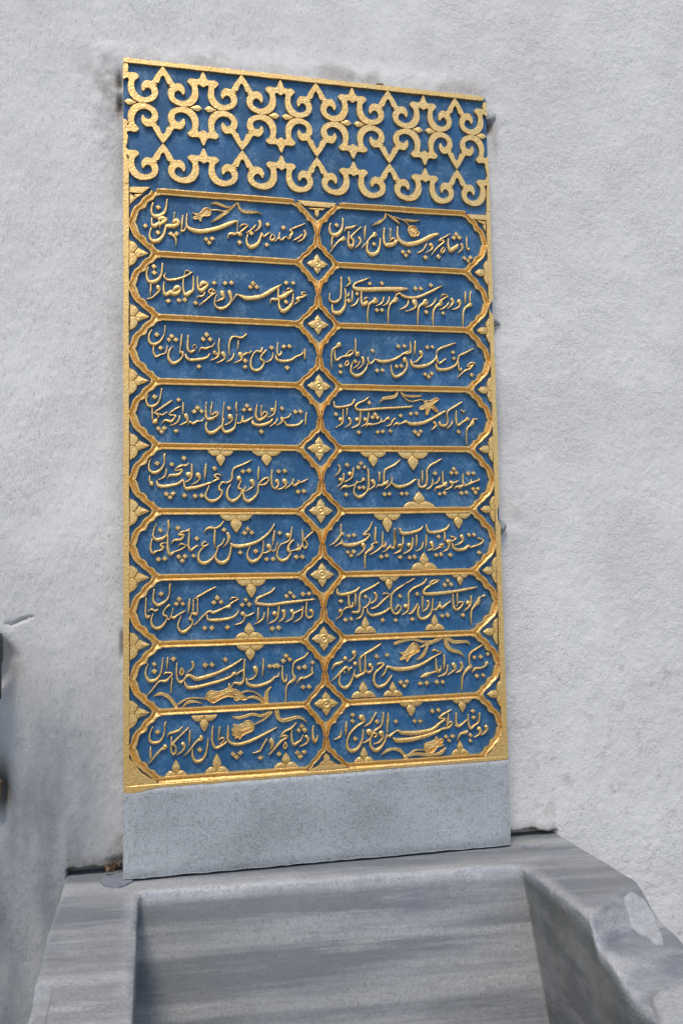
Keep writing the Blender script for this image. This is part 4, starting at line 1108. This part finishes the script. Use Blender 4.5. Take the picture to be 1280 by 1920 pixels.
# lead sheet under the slab corner
def sheet(name, O, zf, th, mat, label, cat):
    vs = [(x, y, float(zf(x, y))+th) for x, y in O]+[(x, y, float(zf(x, y))-.002) for x, y in O]; n = len(O)
    fs = [tuple(range(n))]+[(i, n+i, n+(i+1) % n, (i+1) % n) for i in range(n)]
    return tag(new_obj(name, vs, fs, mat, None, False), label, cat)
sheet('lead_sheet', [(-.036, .045), (-.040, .012), (-.034, -.014), (-.022, -.024), (-.006, -.030), (.006, -.020), (.016, -.004), (.02, .03), (.0, .05)], ztop, .0035, M_lead,
      'thin dark lead sheet on the basin ledge under the lower left corner of the slab', 'lead sheet')
def irregular(O, n, a, seed):
    out = []; m = len(O); rs = random.Random(seed)
    for i in range(m):
        for j in range(n):
            t = j/n; out.append((O[i][0]*(1-t)+O[(i+1) % m][0]*t+rs.uniform(-a, a), O[i][1]*(1-t)+O[(i+1) % m][1]*t+rs.uniform(-a, a)))
    return out
def patch(O, th, mat, label):
    O = irregular(O, 4, .0012, 5); cx = sum(p[0] for p in O)/len(O); cy = sum(p[1] for p in O)/len(O)
    vs = []; fs = []; n = len(O); R_ = (1.04, 1.0, .9, .7, .45, .2)
    for k, q in enumerate(R_):
        for x, y in O:
            X_, Y_ = cx+(x-cx)*q, cy+(y-cy)*q
            vs.append((X_, Y_, float(ztop(X_, Y_))+(-.003 if k == 0 else th*(.5 if k == 1 else 1))+.0012*float(fbm(X_, Y_, 90, 3, 4))))
    for k in range(len(R_)-1):
        for i in range(n): a = k*n+i; b_ = k*n+(i+1) % n; fs.append((a, b_, b_+n, a+n))
    fs.append(tuple(range((len(R_)-1)*n, len(R_)*n)))
    return tag(new_obj('mortar_patch', vs, fs, mat), label, 'mortar patch')
patch([(.826, -.292), (.853, -.271), (.876, -.279), (.875, -.308), (.845, -.376), (.829, -.378), (.824, -.348), (.812, -.332)], .0045, M_mortar, 'pale mortar repair patch on the outer edge of the right basin arm')
patch([(.744, -.503), (.769, -.48), (.793, -.479), (.825, -.483), (.83, -.537), (.80, -.607), (.72, -.606), (.718, -.556)], .007, M_mortar, 'whitish mortar patch at the lower end of the right basin arm')
# dry leaf curled on the ledge
vs = []; fs = []
for i in range(9):
    t = i/8
    for j in range(5):
        s = j/4-.5
        vs.append((-.034+.026*t, .044-.012*math.sin(t*5)+.004*s, .004+.010*math.sin(t*7+s*2)**2+.010*s*math.sin(math.pi*t)+.004))
for i in range(8):
    for j in range(4): a = i*5+j; fs.append((a, a+1, a+6, a+5))
tag(new_obj('dry_leaf', vs, fs, M_leaf), 'curled dry brown leaf caught between the wall and the slab on the basin ledge', 'leaf')
for i, (x, y, r_) in enumerate(((-.052, -.118, .0042), (-.064, -.128, .0018), (-.050, -.205, .0016), (.836, -.195, .0022))):
    pass

# ---------------------------------------------------------------- inscription panel
panel = empty('inscription_panel', (0, 0, 0), 'tall marble slab carved with gilded calligraphy on blue, standing on the basin ledge', 'inscription')
# marble block: upper part cut back behind the painted field, lower part full thickness
GZ = 160.0
def gz(x): return 160.0+9.4*(x/745.)
NXB, NZB = 60, 16
b = Buf()
def slab_right(z): return 749.8
# back box
v = [(0.3, 7.0, gz(0)-3), (749.6, 7.0, gz(745)-3), (749.6, 7.0, 1552), (.3, 7.0, 1552), (.3, 52, gz(0)-3), (749.6, 52, gz(745)-3), (749.6, 52, 1552), (.3, 52, 1552)]
b.v += v; b.f += [(0, 1, 2, 3), (0, 3, 7, 4), (1, 5, 6, 2), (3, 2, 6, 7)]
b.obj('marble_core', M_slab, panel, False)
b = Buf(); rows = []
for j in range(NZB+1):
    row = []
    for i in range(NXB+1):
        x = (i/NXB)*slab_right(0); zt = gz(x); z = (j/NZB)*zt
        ch = 0.
        if j == 0: z += 1.2*float(vnoise(x*.001, 0, 60, 3))+.6
        y = .25*float(fbm(x*.001, z*.001, 9, 3, 4))
        if j == 0 or i in (0, NXB): y += 1.6
        if j == NZB: y += .9
        row.append((x, y, z))
    rows.append(row)
# bring the second ring close to the border so the arris is a narrow round
for row in rows:
    row[1] = (2.2, row[1][1], row[1][2]); row[-2] = (row[-1][0]-2.2, row[-2][1], row[-2][2])
for i in range(len(rows[0])): rows[1][i] = (rows[1][i][0], rows[1][i][1] if i not in (0, NXB) else 1.6, rows[0][i][2]+2.5)
b.strip(rows)
k = NXB+1
def skirt(ids):
    base = len(b.v)
    for q in ids: p = b.v[q]; b.v.append((p[0], 52., p[2]))
    for i in range(len(ids)-1): b.f.append((ids[i], ids[i+1], base+i+1, base+i))
skirt(list(range(k))); skirt([i*k for i in range(NZB+1)]); skirt([i*k+NXB for i in range(NZB+1)]); skirt([NZB*k+i for i in range(k)])
b.obj('marble_base', M_slab, panel)
# painted field sheet
b = Buf(); rows = []
for j in range(120):
    z = gz(0)-2+(1551-gz(0)+2)*j/119; row = []
    for i in range(70):
        x = .6+748.8*i/69; row.append((x, DEPTH+.25*float(fbm(x*.001, z*.001, 30, 3, 8)), z+ (9.4*(x/745.))*(1-j/119)))
    rows.append(row)
b.strip(rows); b.obj('painted_field', M_blue, panel)

# grid nodes of the moulding network
ZN = [1289.5-124.2*k for k in range(9)]+[172.5]
ZT = [(ZN[k]+ZN[k+1])/2-1 for k in range(9)]
jr = lambda a: random.uniform(-a, a)
NL = [(62+jr(1.2), ZN[k]) for k in range(10)]
TL_ = [(13.2, ZT[k]+jr(1)) for k in range(9)]
NC = [(x, ZN[k]+jr(.6)) for k, x in enumerate((333, 336, 335, 333, 333, 331, 332, 336, 338, 341))]
TC = [(378, ZT[k]+jr(1)) for k in range(9)]
ND = [(x, ZN[k]+jr(.6)) for k, x in enumerate((423, 418, 418, 420, 417, 420, 420, 419, 422, 420))]
NR = [(x, ZN[k]+jr(.6)+2.2) for k, x in enumerate((696, 693, 694, 692, 691, 690, 690, 688, 692, 696))]
TR = [(738+(1 if k > 5 else 0), ZT[k]+jr(1)+2) for k in range(9)]
NR[9] = (696, 176.5); ND[9] = (420, 175.5); NC[9] = (341, 174.0)
def resamp(P, n=34):
    P = np.array(P, float); d = np.r_[0, np.cumsum(np.hypot(*(P[1:]-P[:-1]).T))]; t = np.linspace(0, d[-1], n)
    return np.stack([np.interp(t, d, P[:, 0]), np.interp(t, d, P[:, 1])], 1)
def moulding(G, I, O, par, name='moulding', n=34):
    G, I, O = (resamp(q, n) for q in (G, I, O))
    rows = []
    wob = [random.uniform(-.25, .25) for _ in range(n)]
    for i in range(n):
        g, a, o = G[i], I[i], O[i]; row = []
        L = max(.01, math.hypot(*(o-g))); M_ = max(.01, math.hypot(*(a-g)))
        for s, y in ((1, DEPTH+.3), (.97, 1.3), (.90, .3), (.66, .15), (.34, 2.4)):
            p = g+(o-g)*s; row.append((p[0]+jr(.07), y if L > 1.5 or y > 6 else y, p[1]+jr(.07)))
        row.append((g[0]+wob[i]*.4, 4.9, g[1]+wob[i]*.4))
        for s, y in ((.34, 2.4), (.66, .15), (.90, .3), (.97, 1.3), (1, DEPTH+.3)):
            p = g+(a-g)*s; row.append((p[0]+jr(.07), y, p[1]+jr(.07)))
        rows.append(row)
    b = Buf(); b.strip(rows); return b.obj(name, M_gold, par, False)
def end(tn, node, tip, par):
    g, i, o = T[tn]
    sx, sz = tip[0]-node[0], tip[1]-node[1]
    f = lambda P: [(node[0]+u*sx, node[1]+v*sz) for u, v in P]
    moulding(f(g), f(i), f(o), par)
HW = 6.6
def rail(a, b_, par, hw=HW, lo=1., up=1., ex=0.):
    n = 24; G = []; I = []; O = []
    for i in range(n+1):
        t = i/n; x = a[0]+(b_[0]-a[0])*t; z = a[1]+(b_[1]-a[1])*t+.35*float(vnoise(x*.001, a[1]*.01, 14, 2))
        G.append((x, z)); 
        tt = i/n; s = a[0]+14+(b_[0]-a[0]-28)*tt
        I.append((s if 0 else x, z+hw*up+.25*jr(1))); O.append((x, z-hw*lo+.25*jr(1)))
    # mitre the ends so that the rail meets the two scalloped arms
    for P in (I, O): P[0] = (a[0]+2, a[1]+(P[0][1]-a[1])*.75); P[-1] = (b_[0]-2, b_[1]+(P[-1][1]-b_[1])*.75)
    moulding(G, I, O, par, n=40)
for k in range(10):
    rail(NL[k], NC[k], panel); rail(ND[k], NR[k], panel)
for k in range(9):
    end('su', NL[k], TL_[k], panel); end('sl', NL[k+1], TL_[k], panel)
    end('cu', NC[k], TC[k], panel); end('cl', NC[k+1], TC[k], panel)
    end('cu', ND[k], TC[k], panel); end('cl', ND[k+1], TC[k], panel)
    end('su', NR[k], TR[k], panel); end('sl', NR[k+1], TR[k], panel)

# borders
bord = []
poly('border_band', rough_poly([(.2, gz(0)-6), (11.2, gz(0)+4), (11.2, 700), (10.9, 1295), (11.0, 1300), (.2, 1300)], 11, .45), 6.3, M_edge, panel, inset=.5)
poly('border_band', rough_poly([(737.5, 172), (750, 170), (749.6, 640), (744.5, 652), (744.0, 668), (749.6, 690), (749.7, 1078), (742, 1086), (741, 1098), (749.7, 1112), (749.8, 1300), (740, 1300), (739.6, 1090), (738.2, 640)], 11, .45), 6.3, M_edge, panel, inset=.5)
poly('border_band', rough_poly([(.2, 1542.6), (737, 1542.0), (744, 1545), (742, 1551), (736, 1552.4), (50, 1552.6), (48.6, 1550.5), (46.6, 1550.5), (45.4, 1552.5), (.2, 1552.6)], 16, .4), 6.2, M_edge, panel, inset=.5)
poly('border_band', rough_poly([(.2, 1300.6), (10.4, 1300.6), (10.8, 1340), (8.5, 1352), (2.2, 1366), (8.0, 1380), (9.6, 1395), (4, 1410), (10.5, 1424), (.2, 1430)], 12, .4), 6.1, M_edge, panel, inset=.5)
poly('border_band', rough_poly([(741.5, 1300.6), (749.6, 1300.6), (749.4, 1420), (745.5, 1412), (741, 1398), (745, 1380), (746, 1362), (742, 1345)], 12, .4), 6.1, M_edge, panel, inset=.5)
poly('border_leaf', [(.6, 1541), (9, 1541), (10.5, 1533), (9, 1526), (.6, 1521)], 6., M_edge, panel, inset=.5)
poly('border_leaf', [(741, 1538), (747, 1541), (748.5, 1530), (749.5, 1520), (744, 1522), (739, 1528)], 6., M_edge, panel, inset=.5)
# gilded lower margin, its lower edge uneven on the bare marble
P = [(x, gz(x)+6.3+jr(.3)) for x in np.linspace(748, 2, 60)]
Q = [(x, gz(x)-2.0+1.6*float(fbm(x*.001, 3.3, 40, 3, 2))-6*math.exp(-((x-20)/26.)**2)) for x in np.linspace(2, 748, 90)]
b = Buf(); prism(b, P+Q, 6.55, inset=1.5, base=DEPTH-5.5, jit=.1); b.obj('gilded_margin', M_edge, panel, False)

# spandrel leaves on the side borders
def place(T0, node, dx=0, s=1.): return [(node[0]+x*s+dx, node[1]+z*s) for x, z in T0]
for k in range(1, 9):
    for nm in ('lob_u', 'lob_d'): poly('leaf', place(T[nm], NL[k]), 5.6+.3*(nm == 'lob_u'), M_gold, panel, inset=1.2, crest=.5)
    poly('leaf', place(T['arr'], NL[k]), 4.6, M_gold, panel, inset=1.0, crest=1.2)
    for nm in ('rlob_u', 'rlob_d'): poly('leaf', place(T[nm], NR[k]), 5.5+.3*(nm == 'rlob_u'), M_gold, panel, inset=1.0, crest=.4)
    poly('leaf', place(T['rarr'], NR[k]), 4.6, M_gold, panel, inset=.9, crest=1.2)
for nm, h in (('lc1', 5.9), ('lc2', 5.2), ('lc3', 5.0), ('rc1', 5.9), ('rc2', 5.2), ('rc3', 5.0), ('ctop', 5.9), ('cpen', 4.9), ('cbud', 5.3), ('cb', 6.0), ('cblob', 5.2), ('cbbud', 5.5)):
    poly('leaf' if nm not in ('lc1', 'rc1', 'ctop', 'cb') else 'corner_fill', T[nm], h, M_gold, panel, inset=.7, crest=.25)
for sx in (0, 1):   # bottom corner fills
    O = [(10, 163), (62, 163.5), (60, 171), (48, 178), (32, 190), (20, 206), (10, 216)] if sx == 0 else [(740, 169.5), (694, 169), (697, 175), (710, 183), (724, 198), (733, 214), (740, 224)]
    poly('corner_fill', O, 6.0, M_gold, panel, inset=.6, crest=.2)

# rosettes in the lozenges between the cartouches
for k in range(1, 9):
    cx = (NC[k][0]+ND[k][0])/2+jr(.5); cz = ZN[k]+jr(.5); a = (22 if k < 3 else 24.5); hgt = (21 if k < 3 else 24.5)+jr(.5)
    ros = None
    b = Buf()
    ring = []; m = 20
    for i in range(m):
        t = 2*math.pi*i/m; row = []
        for rr, y in ((.38, 2.6), (.36, .9), (.30, .5), (.22, .9), (.19, 1.9), (.13, 1.8), (.10, 1.0), (.001, .7)):
            row.append((cx+math.cos(t)*a*rr, y, cz+math.sin(t)*a*rr))
        ring.append(row)
    ring.append(ring[0]); b.strip(ring); ros = b.obj('rosette', M_gold, panel)
    for d in range(4):
        ca, sa = math.cos(d*math.pi/2), math.sin(d*math.pi/2); L = a if d % 2 == 0 else hgt
        pr = [(.16, -.26), (.34, -.36), (.60, -.30), (.86, -.10), (1.0, 0), (.86, .10), (.60, .30), (.34, .36), (.16, .26)]
        O = [(cx+(u*ca-v_*sa)*L, cz+(u*sa+v_*ca)*L) for u, v_ in pr]
        bb = Buf(); prism(bb, O, 4.2, inset=1.0, crest=.9); bb.obj('petal', M_gold, ros, False)

# lattice of scrolls and trefoils over the cartouches
AX = [(0., 'F'), (75.4, 'O'), (153.5, 'F'), (229.4, 'O'), (307.6, 'F'), (380., 'O'), (455.6, 'F'), (531.9, 'O'), (608.8, 'F'), (678.5, 'O'), (749.0, 'F')]
def smooth_open(P):
    out = []
    for q in catmull([list(p) for p in P], 3):
        u = 0. if q[0] < .015 else 1. if q[0] > .985 else q[0]
        if not out or math.hypot((u-out[-1][0])*76, (q[1]-out[-1][1])*77) > .9: out.append((u, q[1]))
    return out
half = smooth_open(T['scroll'][:T['ki']]); half2 = smooth_open(T['scroll'][T['ki']:])
for row_i, (z0, sgn, hh) in enumerate(((1542.4, 1, 77.0), (1387.2, -1, 77.0), (1386.0, 1, 75.5))):
    for i in range(10):
        (xa, ka), (xb, kb) = AX[i], AX[i+1]
        xo, xf = (xa, xb) if ka == 'O' else (xb, xa)
        O = []
        for P in (half, half2):
            for u, v_ in P:
                x = xo+(xf-xo)*min(1, max(0, u)); 
                O.append((x, z0+sgn*v_*hh+(0. if row_i != 0 else 0)))
        poly('scroll_ornament', O, 5.6+.06*((i+row_i) % 2), M_gold, panel, inset=.55, jit=.06, lock=(xo, xf), grow=.75)
for i in range(0, 11, 2):
    x = AX[i][0]
    for s in (-1, 1):
        O = [(x+s*1.5, 1465), (x+s*9, 1471.5), (x+s*14, 1471), (x+s*26, 1464.6), (x+s*15, 1459), (x+s*9, 1458.5)]
        if 0 < min(p[0] for p in O) and max(p[0] for p in O) < 750: poly('lozenge', O, 5., M_gold, panel, inset=.9, crest=.9)

# ---------------------------------------------------------------- cartouche fields with their lettering
def dot_mesh():
    b = Buf(); r_ = 5.9
    O = [(0, -r_*.97), (r_*.55, -r_*.48), (r_*1.02, 0), (r_*.5, r_*.52), (0, r_), (-r_*.52, r_*.5), (-r_, 0), (-r_*.5, -r_*.5)]
    prism(b, [(x+jr(.35), z+jr(.35)) for x, z in O], 4.9, inset=1.0, crest=.35, jit=.25)
    me = bpy.data.meshes.new('dot'); me.from_pydata([(x*.001, y*.001, z*.001) for x, y, z in b.v], [], b.f); me.update(); me.materials.append(M_gold); return me
DOTS = [dot_mesh() for _ in range(6)]
def dec(s): return [float(q)/10 for q in s.split(',')]
for key in sorted(CART, key=lambda q: (q[1], q[0])):
    k = int(key[1])-1
    nl, nr, tl, tr = ((NL, NC, TL_, TC) if key[0] == 'L' else (ND, NR, TC, TR))
    def en(tn, node, tip):
        i = T[tn][1]; return [(node[0]+u*(tip[0]-node[0]), node[1]+v_*(tip[1]-node[1])) for u, v_ in i]
    lu, ll = ('su', 'sl') if key[0] == 'L' else ('cu', 'cl'); ru, rl = ('cu', 'cl') if key[0] == 'L' else ('su', 'sl')
    out = en(lu, nl[k], tl[k])+en(ru, nr[k], tr[k])[::-1]+en(rl, nr[k+1], tr[k])+en(ll, nl[k+1], tl[k])[::-1]
    cxx = sum(p[0] for p in out)/len(out); czz = sum(p[1] for p in out)/len(out)
    out = [(x+(cxx-x)*-.004, z+(czz-z)*-.01) for x, z in out]
    b = Buf()
    b.v = [(x, DEPTH-.45, z) for x, z in out]; b.f = [tuple(t) for t in tessellate_polygon([[Vector((p[0], p[1], 0)) for p in out]])]
    car = b.obj('cartouche_field', M_blue, panel, False)
    for line in CART[key].split('\n'):
        kd = line[0]; segs = [dec(q) for q in line[1:].split('|')]
        if kd == 'd':
            x, z = segs[0]
            o = bpy.data.objects.new('dot', random.choice(DOTS)); COL.objects.link(o); o.parent = car
            s = random.uniform(.86, .98)*(.93 if key[0] == 'R' and k > 0 else 1.)
            o.location = (x*.001, jr(.0002), z*.001); o.rotation_euler = (0, jr(.12), 0); o.scale = (s, 1, s)
        elif kd in 'sf':
            b = Buf()
            for q, sg in enumerate(segs):
                P = [sg[i:i+3] for i in range(0, len(sg), 3)]
                prof = LETTER if kd == 's' or max(p[2] for p in P) < 3.4 else GROOVED
                stroke(b, P, prof, 5.3+.12*(q % 3) if kd == 's' else 5.0, lift=.0)
            b.obj('letter' if kd == 's' else 'stem', M_gold, car)
        elif kd == 'p':
            O = [(segs[0][i], segs[0][i+1]) for i in range(0, len(segs[0]), 2)]
            b = Buf(); prism(b, O, 2.2, inset=.8); n = len(O)
            C_ = [[x, z, 2.0] for x, z in O]+[[O[0][0], O[0][1], 2.0]]
            stroke(b, C_, LETTER, 5.0)
            cx = sum(p[0] for p in O)/n; cz = sum(p[1] for p in O)/n
            far = sorted(O, key=lambda p: -math.hypot(p[0]-cx, p[1]-cz))[:5]
            for p in far[1:]:
                stroke(b, [[cx+(cx-far[0][0])*.15, cz+(cz-far[0][1])*.15, 1.2], [(cx+p[0])/2, (cz+p[1])/2+.8, 1.6], [cx+(p[0]-cx)*.85, cz+(p[1]-cz)*.85, 1.1]], LETTER, 4.7)
            b.obj('flower', M_gold, car)
        elif kd == 'b':
            x, z, W_, H_ = segs[0]
            def PL(L): return [(x+u*W_, z+v_*H_) for u, v_ in L]
            lob = [(-.5, -.06), (-.44, .16), (-.32, .31), (-.20, .35), (-.10, .30), (0, .16), (0, -.06)]
            bu = Buf(); prism(bu, PL(lob), 4.9, inset=1.1, crest=.6); lf = bu.obj('leaf', M_gold, car, False)
            bu = Buf(); prism(bu, PL([(-u, v_) for u, v_ in lob]), 4.7, inset=1.1, crest=.6); bu.obj('leaf', M_gold, car, False)
            bu = Buf(); prism(bu, PL([(0, .16), (.10, .28), (.175, .42), (.165, .58), (.09, .80), (0, 1.0), (-.09, .80), (-.165, .58), (-.175, .42), (-.10, .28)]), 5.0, inset=1.2, crest=1.0); bu.obj('bud', M_gold, car, False)
